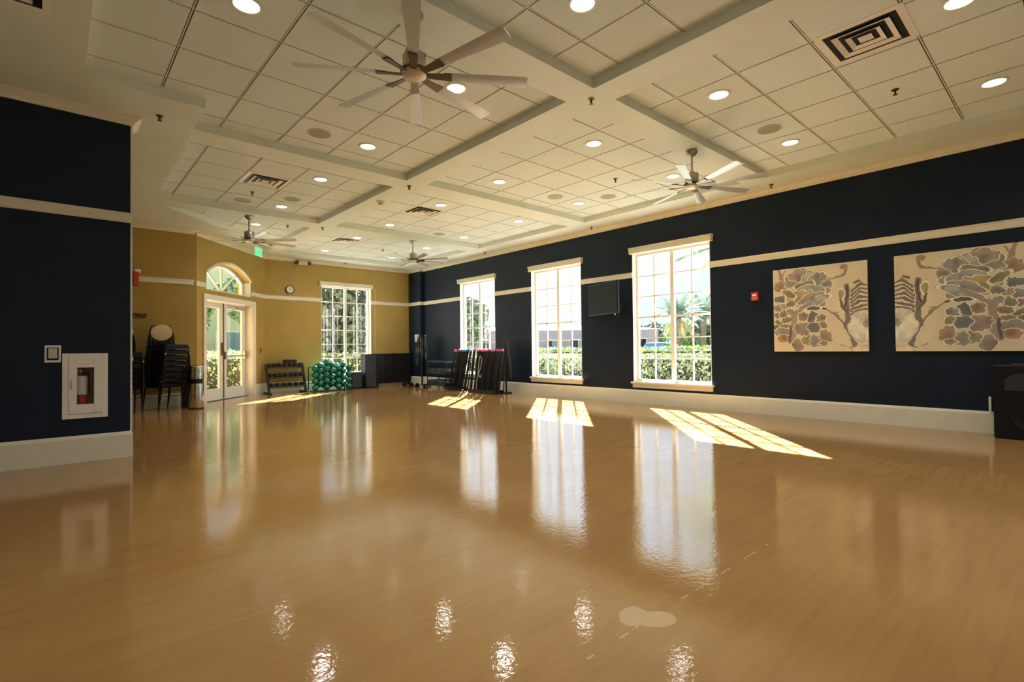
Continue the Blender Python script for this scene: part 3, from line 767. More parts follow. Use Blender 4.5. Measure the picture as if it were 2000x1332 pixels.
b = MB(); b.box(-.018, .018, -.016, .016, .365, .40, bev=.003); b.box(-.055, .02, -.008, .008, .403, .415, bev=.003); b.box(-.055, .01, -.008, .008, .425, .437, bev=.003); b.build('valve_handle', blackm, t)
b = MB(); b.tube([(.015, -.01, .36), (.045, -.02, .37), (.058, -.022, .33), (.055, -.02, .25), (.052, -.018, .17)], .008, 8); b.build('hose', blackm, t)
b = MB(); b.lathe([(.012, 0), (.012, .006)], 14, M=Matrix.Translation((.0, -.016, .382)) @ Matrix.Rotation(R(90), 4, 'X')); b.build('gauge', whitep, t)

t = thing('wall_panel_switch', 'white square wall control with beige centre above left of extinguisher cabinet', 'switch', (-.011, YL, .998))
b = MB(); b.box(-.056, .056, -.012, 0, -.078, .078, bev=.006); b.build('cover_plate', whitep, t)
b = MB(); b.box(-.040, .040, -.015, -.011, -.056, .056, bev=.003); b.build('dark_bezel', blackm, t)
b = MB(); b.box(-.030, .030, -.020, -.014, -.040, .050, bev=.004); b.build('rocker', beigep, t)

t = thing('fire_alarm_strobe', 'red fire alarm seen edge-on at the end of left dark wall', 'fire alarm', (.578, YL + .10, 1.745))
b = MB(); b.box(0, .045, -.055, .055, -.075, .060, bev=.006); b.build('housing', redm, t)
b = MB(); b.box(.01, .062, -.045, .045, .050, .085, bev=.008); b.build('strobe_lens', whitep, t)
for z, lb in ((1.21, 'upper white switch plate seen edge-on at the end of left dark wall'), (.94, 'lower white switch plate seen edge-on at the end of left dark wall')):
    t = thing('switch_plate', lb, 'switch', (.551, YL + .10, z), 0, 'switch plates on the wall end')
    b = MB(); b.box(0, .012, -.036, .036, -.06, .06, bev=.003); b.build('plate', whitep, t)
    b = MB(); b.box(.012, .030, -.01, .01, -.02, .02, bev=.003); b.build('toggle', whitep, t)

# wooden word on the gold alcove wall
cu = bpy.data.curves.new('word_tmp', 'FONT'); cu.body = 'me'; cu.size = .175; cu.extrude = .008; cu.shear = .25; cu.offset = .003
co = bpy.data.objects.new('word_tmp', cu); COL.objects.link(co); bpy.context.view_layer.update()
me = bpy.data.meshes.new_from_object(co); bpy.data.objects.remove(co, do_unlink=True)
me.materials.clear(); me.materials.append(maroon)
wo = bpy.data.objects.new('wall_word', me); COL.objects.link(wo); wo.location = (1.0, 11.142, 1.62); wo.rotation_euler = (R(90), 0, 0)
tag(wo, 'dark maroon script word mounted on gold wall beside the left dark wall', 'wall sign')

# exit sign hung near door wall, twin head emergency light, clock
t = thing('exit_sign', 'green lit exit sign hanging near the crown above the angled door wall', 'exit sign', dw(1.58, .42, ZS), math.atan2(DD.y, DD.x))
b = MB(); b.box(-.15, .15, -.03, .03, -.035, 0, bev=.006); b.build('canopy_housing', whitep, t)
b = MB(); b.box(-.145, .145, -.006, .006, -.215, -.035); b.build('acrylic_panel', mat('exit_acrylic', (.35, .75, .55), .3, emit=(.15, .8, .45), estr=.35), t)
cu = bpy.data.curves.new('exit_tmp', 'FONT'); cu.body = 'EXIT'; cu.size = .155; cu.extrude = .002; cu.align_x = 'CENTER'; cu.offset = .003
co = bpy.data.objects.new('exit_tmp', cu); COL.objects.link(co); bpy.context.view_layer.update()
me = bpy.data.meshes.new_from_object(co); bpy.data.objects.remove(co, do_unlink=True); me.materials.clear(); me.materials.append(exitg)
xo = bpy.data.objects.new('exit_letters', me); COL.objects.link(xo); xo.parent = t; xo.location = (0, -.009, -.185); xo.rotation_euler = (R(90), 0, 0)

t = thing('emergency_light', 'twin head emergency light at the crown of gold wall above the clock', 'emergency light', (4.62, YB - .01, 3.20))
b = MB(); b.box(-.12, .12, -.13, -.02, -.045, .05, bev=.01); b.build('battery_box', beigep, t)
for sx in (-1, 1):
    b = MB(); M = Matrix.Translation((sx * .15, -.13, .0)) @ Matrix.Rotation(R(70), 4, 'X'); b.lathe([(.02, -.05), (.04, -.03), (.045, .03), (.038, .032)], 16, M=M); b.build('lamp_head', brackm, t)

t = thing('wall_clock', 'round wall clock with white face and dark rim on gold wall', 'clock', (4.34, YB, 2.525))
Mx = Matrix.Rotation(R(90), 4, 'X')
b = MB(); b.lathe([(.105, 0), (.108, .02), (.100, .035), (.090, .035), (.088, .025)], 36, M=Mx, cap=False); b.build('rim', blackm, t)
b = MB(); b.lathe([(.001, .024), (.090, .024)], 36, M=Mx, cap=False); b.build('face', whitep, t)
b = MB(); b.box(-.004, .004, -.030, -.026, -.01, .055); b.box(0, .045, -.030, -.026, -.004, .004); b.build('hands', blackm, t)
b = MB()
for k in range(12):
    a = k * PI / 6; b.box(-.003, .003, -.0265, -.025, .068, .082, M=Matrix.Rotation(a, 4, 'Y'))
b.build('hour_marks', blackm, t)

t = thing('card_reader', 'small dark wall plate right of the glazed double door', 'switch', dw(2.44, 0, 1.02), math.atan2(DD.y, DD.x))
b = MB(); b.box(-.03, .03, -.012, 0, -.05, .05, bev=.003); b.build('plate', mat('bronze_plate', (.14, .06, .02), .4), t)
b = MB(); b.box(-.008, .008, -.018, -.012, -.015, .015, bev=.002); b.build('toggle', mat('bronze_plate', (.14, .06, .02), .4), t)

t = thing('wall_thermostat', 'pale rectangular control panel beside the blue and gold room corner', 'thermostat', (XR - .12, 12.64, 1.33))
b = MB(); b.box(-.025, 0, -.095, .095, -.11, .11, bev=.006); b.build('cover', beigep, t)
b = MB(); b.box(-.03, -.024, -.06, .06, -.07, .08, bev=.003); b.build('inner_panel', whitep, t)

t = thing('wall_fire_alarm', 'red fire alarm on navy wall between the nearest window and paintings', 'fire alarm', (XR, 3.252, 1.747))
b = MB(); b.box(-.04, 0, -.055, .055, -.062, .062, bev=.006); b.build('housing', redm, t)
b = MB(); b.box(-.055, -.038, -.03, .03, .0, .035, bev=.006); b.build('strobe_lens', whitep, t)
b = MB(); b.box(-.043, -.039, -.04, .04, -.045, -.015); b.build('speaker_slots', mat('pale_red', (.6, .2, .18), .5), t)

t = thing('outlet_plate', 'small white outlet plate low on navy wall right of the leaning bars', 'outlet', (XR, 8.81, .376))
b = MB(); b.box(-.008, 0, -.037, .037, -.057, .057, bev=.003); b.build('plate', whitep, t)
b = MB(); b.box(-.011, -.007, -.017, .017, .008, .042, bev=.002); b.box(-.011, -.007, -.017, .017, -.042, -.008, bev=.002); b.build('sockets', beigep, t)

# television on a swing arm
t = thing('television', 'black flat television on a swing arm between the middle and near windows', 'television', (7.50, 5.86, 1.90), R(-20))
b = MB(); b.box(-.022, .022, -.50, .50, -.29, .29, bev=.01); b.build('case', blackm, t)
b = MB(); b.box(-.0245, -.0215, -.485, .485, -.265, .275); b.build('screen', darkglass, t)
b = MB(); b.box(.02, .05, -.12, .12, -.12, .12, bev=.004); b.tube([(.05, 0, 0), (.16, -.10, 0), (.27, -.02, 0)], .014, 8); b.build('mount_arm', blackmet, t)
b = MB(); b.tube([(.03, -.30, -.2), (.03, -.33, -.32), (.05, -.36, -.38), (.12, -.34, -.30), (.22, -.28, -.1)], .004, 6); b.build('cable', blackm, t)
b = MB(); b.lathe([(.012, 0), (.012, .01)], 12, M=Matrix.Translation((-.02, -.42, -.31)) @ Matrix.Rotation(R(-90), 4, 'Y')); b.build('indicator', whitep, t)

# ------------------------------------------------------------------ paintings (surface pattern held as painted colours of the canvas)
def paint_raster(n=260):
    rng = np.random.RandomState(4)
    v, u = np.mgrid[0:n, 0:n] / (n - 1.0)           # u left-right, v top-bottom
    img = np.zeros((n, n, 3)); img[:] = (.66, .59, .41)
    def noise(sc, seed):
        r = np.random.RandomState(seed); g = r.rand(sc + 2, sc + 2)
        x = u * sc; y = v * sc; xi = x.astype(int); yi = y.astype(int); fx = x - xi; fy = y - yi; fx = fx * fx * (3 - 2 * fx); fy = fy * fy * (3 - 2 * fy)
        return (g[yi, xi] * (1 - fx) + g[yi, xi + 1] * fx) * (1 - fy) + (g[yi + 1, xi] * (1 - fx) + g[yi + 1, xi + 1] * fx) * fy
    n8, n20 = noise(8, 1), noise(26, 2)
    u = u + (noise(14, 5) - .5) * .030 + (noise(34, 6) - .5) * .012; v = v + (noise(14, 7) - .5) * .030 + (noise(34, 8) - .5) * .012
    wash = .72 + .56 * noise(18, 9)
    img *= (0.93 + .14 * n8)[..., None]
    LINE = np.array((.86, .82, .66)); DK = np.array((.10, .09, .07))
    def lay(mask, col, a=1.0):
        m_ = np.clip(mask, 0, 1)[..., None] * a; img[:] = img * (1 - m_) + np.array(col) * m_
    def sm(d, w=.004): return np.clip(.5 - d / w, 0, 1)
    def blob(cx, cy, rx, ry, col, scal=7, amp=.16, rot=0, ph=0, outline=True, shade=.35, dark=False):
        x, y = u - cx, v - cy; c_, s_ = math.cos(rot), math.sin(rot); X = (x * c_ + y * s_) / rx; Y = (-x * s_ + y * c_) / ry
        a = np.arctan2(Y, X); r_ = np.hypot(X, Y); edge = 1 - amp + amp * np.abs(np.sin(a * scal / 2 + ph)) * 1.3
        d = (r_ - edge) * min(rx, ry)
        if outline: lay(sm(d - .008), LINE, .8); lay(sm(np.abs(d - .010) - .0012), DK, .4)
        tone = wash * (1.12 - shade * (1 - np.clip(r_ / edge, 0, 1)) * .8 - shade * .6 * n20)
        m_ = sm(d)[..., None]; img[:] = img * (1 - m_) + (np.array(col) * tone[..., None]) * m_
        lay(sm(np.abs(d + .004) - .0018), DK, .55)
        # radiating veins
        vein = np.abs(np.sin(a * scal + ph)) < .12
        lay((vein & (d < -.01) & (r_ > .25)).astype(float), DK, .22)
    def stroke(pts, w0, w1, col, a=1.0, edge=True):
        for (x0, y0), (x1, y1), k in zip(pts[:-1], pts[1:], range(len(pts))):
            t_ = np.clip(((u - x0) * (x1 - x0) + (v - y0) * (y1 - y0)) / ((x1 - x0) ** 2 + (y1 - y0) ** 2), 0, 1)
            f = (k + t_) / (len(pts) - 1); d = np.hypot(u - x0 - t_ * (x1 - x0), v - y0 - t_ * (y1 - y0)) - (w0 + (w1 - w0) * f)
            if edge: lay(sm(d - .003), DK, .6)
            lay(sm(d), col, a)
    mauve, grey, blue, brown, goldc, olive, slate = (.33, .27, .22), (.30, .29, .25), (.38, .41, .36), (.36, .27, .17), (.43, .33, .16), (.30, .27, .16), (.17, .19, .19)
    stroke([(.07, .0), (.09, .10), (.12, .14)], .012, .02, brown); stroke([(.14, .02), (.11, .09)], .006, .01, brown)
    blob(.10, .21, .09, .07, brown, 9); blob(.30, .14, .17, .12, grey, 8, rot=-.2); blob(.28, .10, .11, .07, mauve, 6)
    blob(.48, .20, .17, .13, blue, 12, .1, rot=.3); blob(.50, .15, .10, .07, grey, 9); blob(.60, .22, .06, .05, grey, 11, .25); blob(.57, .29, .06, .04, mauve, 9, .2)
    blob(.35, .21, .12, .035, olive, 4, rot=-.25); blob(.42, .29, .16, .08, blue, 5, .06)
    blob(.08, .36, .065, .05, slate, 9); blob(.30, .37, .15, .085, goldc, 9, rot=-.35); blob(.17, .31, .09, .03, olive, 4, rot=.6)
    blob(.44, .38, .15, .065, grey, 5, rot=-.25); blob(.53, .43, .06, .05, mauve, 5); blob(.46, .43, .17, .04, blue, 3, .05, rot=-.4)
    blob(.46, .495, .075, .022, (.10, .12, .09), 3, .05, rot=-.12)
    for cx, cy, rx in ((.05, .47, .06), (.13, .45, .06), (.20, .43, .06), (.04, .56, .05), (.12, .54, .055), (.20, .53, .05), (.06, .64, .055), (.15, .61, .05), (.03, .70, .05), (.13, .70, .06)):
        blob(cx, cy, rx, rx * .7, (olive, brown, grey)[int(cx * 100) % 3], 7, .2, ph=cx * 9)
    blob(.10, .77, .12, .05, (.33, .33, .31), 5, rot=.1); blob(.11, .84, .08, .05, (.42, .26, .15), 7)
    stroke([(.47, .38), (.35, .47), (.27, .54), (.23, .62)], .012, .035, mauve); stroke([(.235, .58), (.225, .75), (.20, .88)], .035, .035, mauve)
    stroke([(.195, .70), (.185, .88)], .008, .012, (.14, .10, .08))
    blob(.28, .93, .07, .075, mauve, 5, .12); blob(.34, .58, .05, .05, olive, 7); blob(.44, .60, .055, .07, slate, 6); blob(.53, .62, .06, .04, grey, 6)
    blob(.33, .73, .10, .085, mauve, 9, .2); blob(.45, .72, .07, .065, slate, 5); blob(.55, .69, .05, .035, olive, 5)
    blob(.38, .87, .07, .06, olive, 7); blob(.47, .88, .07, .07, grey, 8); blob(.57, .83, .07, .09, brown, 7, .18); blob(.55, .92, .055, .03, brown, 5)
    # twig, thin branch, dark stalk, fan of dark leaves, pale bowl, cream round
    stroke([(.56, .50), (.66, .55), (.70, .60), (.78, .69)], .004, .006, (.24, .18, .10)); stroke([(.62, .53), (.70, .56)], .003, .004, (.45, .33, .2)); blob(.575, .50, .02, .01, (.05, .04, .03), 3, .05, outline=False); blob(.70, .60, .03, .012, grey, 3, .05, rot=.9, outline=False)
    stroke([(.63, .17), (.72, .16), (.79, .13), (.815, .06)], .006, .012, (.32, .24, .15)); blob(.78, .05, .05, .03, (.5, .3, .2), 5, outline=False)
    stroke([(.80, .27), (.80, .50), (.80, .68), (.86, .92)], .024, .028, (.20, .18, .17)); stroke([(.80, .27), (.79, .5)], .006, .006, (.05, .045, .04))
    blob(.745, .36, .022, .06, goldc, 4, .05); stroke([(.73, .42), (.77, .52), (.80, .58)], .008, .012, (.16, .12, .08))
    for k in range(7):
        y0 = .27 + k * .045; stroke([(.85, y0 + .05), (.93, y0 - .01), (1.0, y0)], .014, .010, (.17, .15, .13)); stroke([(.86, y0 + .055), (.94, y0 + .005), (1.0, y0 + .012)], .003, .003, LINE, edge=False)
    stroke([(.88, .24), (.93, .22), (.96, .25)], .008, .004, (.14, .12, .10))
    blob(.97, .73, .16, .18, (.66, .64, .52), 2, .03, shade=.1); blob(.985, .70, .04, .035, (.36, .40, .34), 5, .15, outline=False)
    stroke([(.82, .955), (.92, .945), (1.0, .95)], .006, .006, (.30, .22, .14)); blob(.92, 1.0, .09, .06, (.66, .58, .38), 3, .04, shade=.1)
    stroke([(.74, .93), (.78, .94)], .008, .006, (.45, .36, .2), edge=False)
    return np.clip(img, 0, 1)
RAS = paint_raster()
def canvas(name, y_left, y_right, z0, z1, mirror, label):
    """y_left is the side seen at left (larger y)"""
    t = thing(name, label, 'painting', (XR, (y_left + y_right) / 2, (z0 + z1) / 2), 0, 'unframed botanical canvases on the navy wall')
    hw, hh = (y_left - y_right) / 2, (z1 - z0) / 2
    b = MB(); b.box(-.036, -.001, -hw, hw, -hh, hh, bev=.003); b.build('stretched_edge', canvas_side, t)
    n = RAS.shape[0]; img = RAS[:, ::-1] if mirror else RAS
    ii, jj = np.mgrid[0:n + 1, 0:n + 1]
    vs = np.stack([np.full(ii.shape, -.0375), hw - 2 * hw * jj / n, hh - 2 * hh * ii / n], -1).reshape(-1, 3)
    a = (ii[:-1, :-1] * (n + 1) + jj[:-1, :-1]).ravel(); fs = np.stack([a, a + n + 1, a + n + 2, a + 1], -1)
    me = bpy.data.meshes.new('canvas_face'); me.from_pydata(vs.tolist(), [], fs.tolist()); me.update()
    at = me.color_attributes.new('paint', 'FLOAT_COLOR', 'CORNER')
    c4 = np.ones((n * n, 4)); c4[:, :3] = img.reshape(-1, 3); at.data.foreach_set('color', np.repeat(c4, 4, axis=0).astype(np.float32).ravel())
    m_ = bpy.data.materials.get('painted_canvas')
    if m_ is None:
        m_ = bpy.data.materials.new('painted_canvas'); m_.use_nodes = True; bb = m_.node_tree.nodes['Principled BSDF']; bb.inputs['Roughness'].default_value = .7
        vc = m_.node_tree.nodes.new('ShaderNodeVertexColor'); vc.layer_name = 'paint'; m_.node_tree.links.new(vc.outputs['Color'], bb.inputs['Base Color'])
    me.materials.append(m_); o = bpy.data.objects.new('canvas_face', me); COL.objects.link(o); o.parent = t
    return t
canvas('canvas_painting', 2.985, 1.832, .922, 2.097, False, 'square botanical painting, the left one, with bowl and stalks at its right side')
canvas('canvas_painting', 1.550, .39, .922, 2.100, True, 'square botanical painting cut by right frame edge, with bowl and stalks at its left')

# ------------------------------------------------------------------ loudspeaker at the right edge
t = thing('loudspeaker', 'large black loudspeaker with horn on the floor at the right edge', 'speaker', (7.62, .36, 0), 0)
b = MB(); b.box(-.17, .16, -.29, .29, .0, .775, bev=.012); b.build('cabinet', blackf, t)
b = MB(); n = 24; pts = [(-.20 * 1.0, 0)] 
arch = [(.20 * math.cos(PI * i / n), .10 * math.sin(PI * i / n)) for i in range(n + 1)]
poly = [(-.20, -.09)] + [( -x, z) for x, z in arch] + [(.20, -.09)]
vs = [(-.178, y, .60 + z) for y, z in poly] + [(-.172, y, .60 + z) for y, z in poly]; k_ = len(poly)
b.add(vs, [tuple(range(k_))] + [(i, (i + 1) % k_, k_ + (i + 1) % k_, k_ + i) for i in range(k_)])
b.build('horn_plate', mat('horn_grey', (.016, .017, .016), .5), t)
b = MB(); b.lathe([(.15, 0), (.16, .012), (.13, .008), (.06, -.02), (.01, -.01)], 32, M=Matrix.Translation((-.171, 0, .25)) @ Matrix.Rotation(R(-90), 4, 'Y'), cap=False); b.build('woofer', blackm, t)
b = MB(); b.tube([(-.16, .04, .776), (-.185, .035, .76), (-.19, .03, .66), (-.20, .015, .55), (-.20, .02, .45), (-.195, .035, .32), (-.19, .03, .25), (-.195, -.02, .18), (-.19, -.10, .12)], .007, 8)
b.build('speaker_cable', mat('cable_grey', (.08, .08, .08), .5), t)
for z, y in ((.50, .02), (.24, .02)):
    b = MB(); b.lathe([(.028, 0), (.028, .012), (.014, .014), (.012, .006)], 18, M=Matrix.Translation((-.186, y, z)) @ Matrix.Rotation(R(-90), 4, 'Y')); b.build('jack_ring', chrome, t)
b = MB(); b.box(-.10, .05, -.2, .16, .776, .786, bev=.003); b.build('top_handle_strip', mat('dull_red', (.12, .02, .02), .4), t)
b = MB(); b.box(-.018, 0, -.011, .011, 0, .165, bev=.003)
rw = b.build('cable_raceway', whitep); rw.location = (XR - .02, .705, .247); tag(rw, 'slim white cable cover strip on navy wall beside the large loudspeaker', 'cable cover')

# ------------------------------------------------------------------ stacked banquet chairs
def chair(oval_tan=False, low_back=False):
    t = thing('banquet_chair', 'x', 'chair')
    b = MB(); b.box(-.20, .20, -.20, .20, .395, .475, bev=.018); b.build('seat', blackf, t)
    for sx in (-1, 1):
        for sy in (-1, 1):
            b = MB(); b.tube([(sx * .195, sy * .185, .44), (sx * .21, sy * (.20 if sy < 0 else .215), .22), (sx * .215, sy * (.20 if sy < 0 else .245), 0)], .012, 8); b.build('leg', blackmet, t)
    b = MB(); b.tube([(-.205, -.19, .40), (.205, -.19, .40)], .009, 6); b.tube([(-.205, -.19, .40), (-.205, .2, .40)], .009, 6); b.tube([(.205, -.19, .40), (.205, .2, .40)], .009, 6); b.tube([(-.205, -.193, .25), (.205, -.193, .25)], .007, 6)
    b.build('seat_frame', blackmet, t)
    b = MB(); pts = [(-.195, .19, .42), (-.20, .225, .60), (-.195, .25, .72), (-.15, .262, .80), (0, .268, .825), (.15, .262, .80), (.195, .25, .72), (.20, .225, .60), (.195, .19, .42)]
    b.tube(pts, .012, 8); b.build('back_frame', blackmet, t)
    b = MB(); M = Matrix.Translation((0, .238, .685)) @ Matrix.Rotation(R(98), 4, 'X')
    prof = [(.001, -.011), (.15, -.011), (.182, -.007), (.188, 0), (.182, .007), (.15, .011), (.001, .011)]
    sc = Matrix.Diagonal((1.0, .76, 1, 1)); b.lathe(prof, 32, M=M @ sc, cap=False)
    b.build('backrest', tanv if oval_tan else blackf, t)
    for sx in (-1, 1):
        b = MB(); b.lathe([(.013, 0), (.015, .006), (.013, .022)], 10, M=Matrix.Translation((sx * .21, -.203, .30))); b.build('stacking_bumper', chrome, t)
    return t
ch = chair()
ORD = ['lowest', 'second from floor', 'third from floor', 'fourth from floor', 'fifth from floor', 'sixth from floor', 'seventh from floor', 'eighth from floor', 'ninth from floor']
TH_ = R(24); SHX, SHY = .024 * math.sin(TH_), -.024 * math.cos(TH_)
for k in range(7):
    lab = 'black banquet chair, %s in the taller stack by the steel bin' % ORD[k]
    if k == 0: ch.location = (1.44, 10.79, 0); ch.rotation_euler = (0, 0, TH_); tag(ch, lab, None, 'banquet chairs in the taller stack')
    else: dup(ch, (1.44 + SHX * k, 10.79 + SHY * k, .095 * k), TH_, lab, 'banquet chairs in the taller stack')
ct = chair(True); ct.location = (1.44 + SHX * 7, 10.79 + SHY * 7, .095 * 7); ct.rotation_euler = (0, 0, TH_); tag(ct, 'banquet chair with tan oval back, topmost of the taller stack', None, 'banquet chairs in the taller stack')
for k in range(7):
    dup(ch, (.86, 10.70 - .024 * k, .09 * k), R(8), 'black banquet chair, %s in the stack half hidden behind dark wall' % ORD[k], 'banquet chairs in the half hidden stack')

t = thing('trash_can', 'tall round stainless steel waste bin beside the chair stack', 'trash can', (1.88, 10.52, 0))
b = MB(); b.lathe([(.115, 0), (.12, .01), (.12, .44), (.118, .445)], 32); b.build('body', steel, t)
b = MB(); b.lathe([(.112, .445), (.112, .53)], 32, cap=False); b.build('opening', blackm, t)
b = MB(); b.lathe([(.120, .53), (.121, .54), (.121, .73), (.110, .755), (.06, .768), (.001, .77)], 32, cap=False); b.build('lid', steel, t)
b = MB(); b.lathe([(.121, 0), (.123, .004), (.123, .02), (.12, .024)], 32); b.build('foot_ring', blackm, t)
t = thing('storage_bin', 'small black bin between the chair stack and the steel bin', 'bin', (1.80, 10.90, 0))
b = MB(); b.prism([(-.08, -.08), (.08, -.08), (.08, .08), (-.08, .08)], .02, .70); b.build('body', blackf, t)
b = MB(); b.box(-.085, .085, -.085, .085, .70, .74, bev=.01); b.build('lid', blackm, t)
b = MB(); b.box(-.075, .075, -.075, .075, 0, .02); b.build('plinth', blackm, t)

# ------------------------------------------------------------------ dumbbell rack
t = thing('dumbbell_rack', 'black three tier dumbbell rack against the gold wall by the door', 'weight rack', (4.15, 12.78, 0))
for sx in (-1, 1):
    b = MB(); x = sx * .42
    b.add([(x - .02, -.16, .03), (x + .02, -.16, .03), (x + .02, -.09, .03), (x - .02, -.09, .03), (x - .02, .10, .70), (x + .02, .10, .70), (x + .02, .17, .70), (x - .02, .17, .70)], [(0, 3, 2, 1), (4, 5, 6, 7), (0, 1, 5, 4), (1, 2, 6, 5), (2, 3, 7, 6), (3, 0, 4, 7)])
    b.build('upright', blackmet, t)
    b = MB(); b.box(x - .03, x + .03, -.24, .24, 0, .035, bev=.006); b.build('foot', blackmet, t)
TIERS = [(.155, -.10), (.385, -.01), (.615, .075)]
for z, y in TIERS:
    b = MB(); b.box(-.41, .41, y - .085, y - .05, z - .02, z - .005); b.box(-.41, .41, y + .05, y + .085, z + .0, z + .015); b.build('shelf_rail', blackmet, t)
db = thing('dumbbell', 'x', 'dumbbell', (0, 0, 0), 0, 'dumbbells on the three tier rack')
b = MB(); b.tube([(0, -.06, 0), (0, .06, 0)], .014, 8); b.build('handle', chrome, db)
for sy in (-1, 1):
    b = MB(); M = Matrix.Translation((0, sy * .075, 0)) @ Matrix.Rotation(R(90), 4, 'X'); b.lathe([(.034, -.040), (.047, -.034), (.047, .034), (.034, .040)], 6, M=M, smooth=False); b.build('head', blackmet, db)
nm = ['leftmost', 'second from left', 'third from left', 'fourth from left', 'fifth from left', 'sixth from left', 'seventh from left', 'eighth from left', 'ninth from left']
first = True
for ti, (z, y) in enumerate(TIERS):
    nn = (6, 7, 7)[ti]; tn = ('bottom', 'middle', 'top')[ti]
    for k in range(nn):
        loc = (4.15 - .355 + .71 * k / (nn - 1), 12.78 + y, z + .055)
        lb = 'black dumbbell, %s on the %s tier of the rack' % (nm[k], tn)
        if first: db.location = loc; db['label'] = lb; first = False
        else: dup(db, loc, 0, lb)
for k, (dx, lb) in enumerate(((.02, 'black dumbbell piled on the top tier, left of three'), (.11, 'black dumbbell piled on the top tier, middle of three'), (.20, 'black dumbbell piled on the top tier, right of three'))):
    dup(db, (4.15 + dx, 12.855, .615 + .055 + .088), 0, lb)

# ------------------------------------------------------------------ green balls in a low black rack
t = thing('ball_rack', 'low black rack holding green balls under the gold wall window', 'rack', (5.13, 12.55, 0))
b = MB(); b.box(-.46, .46, -.10, .22, .0, .022, bev=.004); b.build('base', blackm, t)
for x, y in ((-.46, .21), (0, .21), (.46, .21)):
    b = MB(); b.tube([(x, y, .02), (x, y, .60)], .012, 8); b.build('post', blackmet, t)
b = MB()
for z in (.2, .42, .6): b.tube([(-.46, .21, z), (.46, .21, z)], .008, 6)
b.build('rail', blackmet, t)
gb = thing('exercise_ball', 'x', 'ball', (0, 0, 0), 0, 'small green exercise balls piled in the black rack')
b = MB(); b.sphere((0, 0, 0), .0775, 20, 14); b.build('shell', greenb, gb)
b = MB(); b.lathe([(.008, .0), (.008, .006)], 8, M=Matrix.Rotation(R(70), 4, 'X') @ Matrix.Translation((0, 0, .077))); b.build('valve_plug', whitep, gb)
rnd = random.Random(7); first = True
colsx = [4.745, 4.885, 5.03, 5.19, 5.335, 5.475, 5.60]; rown = ['bottom row', 'second row', 'third row', 'fourth row', 'top row']
hts = [4, 4, 5, 4, 4, 4, 4]
for i, x in enumerate(colsx):
    for k in range(hts[i]):
        loc = (x, 12.55 + (.035 if i % 2 else -.035), .103 + k * .155 + (.078 if i % 2 else 0) - (.0 if k < 4 else .01))
        lb = 'small green ball in the %s of the pile, %s' % (rown[k], nm[i])
        if first: gb.location = loc; gb['label'] = lb; first = False
        else: dup(gb, loc, rnd.uniform(0, 6), lb)

for i, x in enumerate((4.83, 4.99, 5.15, 5.31, 5.47)):
    for k in range(4):
        dup(gb, (x + .04, 12.705, .15 + k * .158), rnd.uniform(0, 6), 'small green ball behind the front layer, %s of the pile, %s' % (rown[k], nm[i]))
# ------------------------------------------------------------------ black boxes and low panel along the gold wall
def spk(name, x0, x1, y0, y1, h, label):
    t = thing(name, label, 'speaker', ((x0 + x1) / 2, (y0 + y1) / 2, 0)); hx, hy = (x1 - x0) / 2, (y1 - y0) / 2
    b = MB(); b.box(-hx, hx, -hy, hy, 0, h, bev=.01); b.build('cabinet', blackf, t)
    b = MB(); b.box(-hx + .02, hx - .02, -hy - .012, -hy, .03, h - .03, bev=.005); b.build('grille', mat('grille_cloth', (.016, .018, .022), .7), t)
    b = MB(); b.box(-.04, .04, -hy - .016, -hy - .011, .05, .075); b.build('badge', mat('horn_grey', (.016, .017, .016), .5), t)
    return t
spk('floor_speaker', 6.14, 6.46, 12.68, 12.98, .90, 'tall black box speaker beside the gold wall window')
spk('floor_speaker', 5.76, 6.05, 12.70, 12.95, .43, 'short black box speaker left of the tall one below the window')
t = thing('remote_box', 'tiny white box lying on top of the short black speaker', 'box', (5.82, 12.76, .431))
b = MB(); b.box(-.03, .03, -.02, .02, 0, .022, bev=.003); b.build('case', whitep, t)
b = MB(); b.tube([(.0, -.018, .01), (.01, -.04, .02), (.02, -.05, .002)], .003, 6); b.build('lead', whitep, t)
t = thing('low_black_panel', 'long low black padded panel along the gold wall right of its window', 'panel', (7.115, 12.98, 0))
b = MB()
for k in range(4): b.box(-.56 + k * .28, -.56 + (k + 1) * .28 - .004, -.05, .05, .09, .89, bev=.012)
b.build('padding', blackf, t)
b = MB(); b.box(-.57, .56, -.055, .055, .885, .905, bev=.004); b.build('top_rail', blackm, t)
for x in (-.50, .50):
    b = MB(); b.box(x - .02, x + .02, -.05, .05, 0, .09); b.build('foot', blackmet, t)

# ------------------------------------------------------------------ rack hung with bands, corner
t = thing('band_tree', 'tall black post stand in the blue corner hung with bands', 'rack', (7.42, 11.95, 0))
b = MB(); b.tube([(0, 0, .03), (0, 0, 1.40)], .022, 10); b.build('post', blackmet, t)
for a in (30, 120, 210, 300):
    b = MB(); b.tube([(0, 0, .05), (math.cos(R(a)) * .26, math.sin(R(a)) * .26, .02)], .018, 8); b.build('foot', blackmet, t)
HK = []
for k in range(8):
    a = R(45 * k + 10); p = (math.cos(a) * .11, math.sin(a) * .11, 1.37); HK.append(p)
    b = MB(); b.tube([(0, 0, 1.36), (p[0], p[1], p[2]), (p[0] * 1.1, p[1] * 1.1, 1.40)], .006, 6); b.build('hook', chrome, t)
bandm = mat('band_rubber', (.03, .03, .032), .35)
bnm = ['nearest', 'second', 'third', 'fourth', 'fifth', 'sixth', 'seventh', 'eighth']
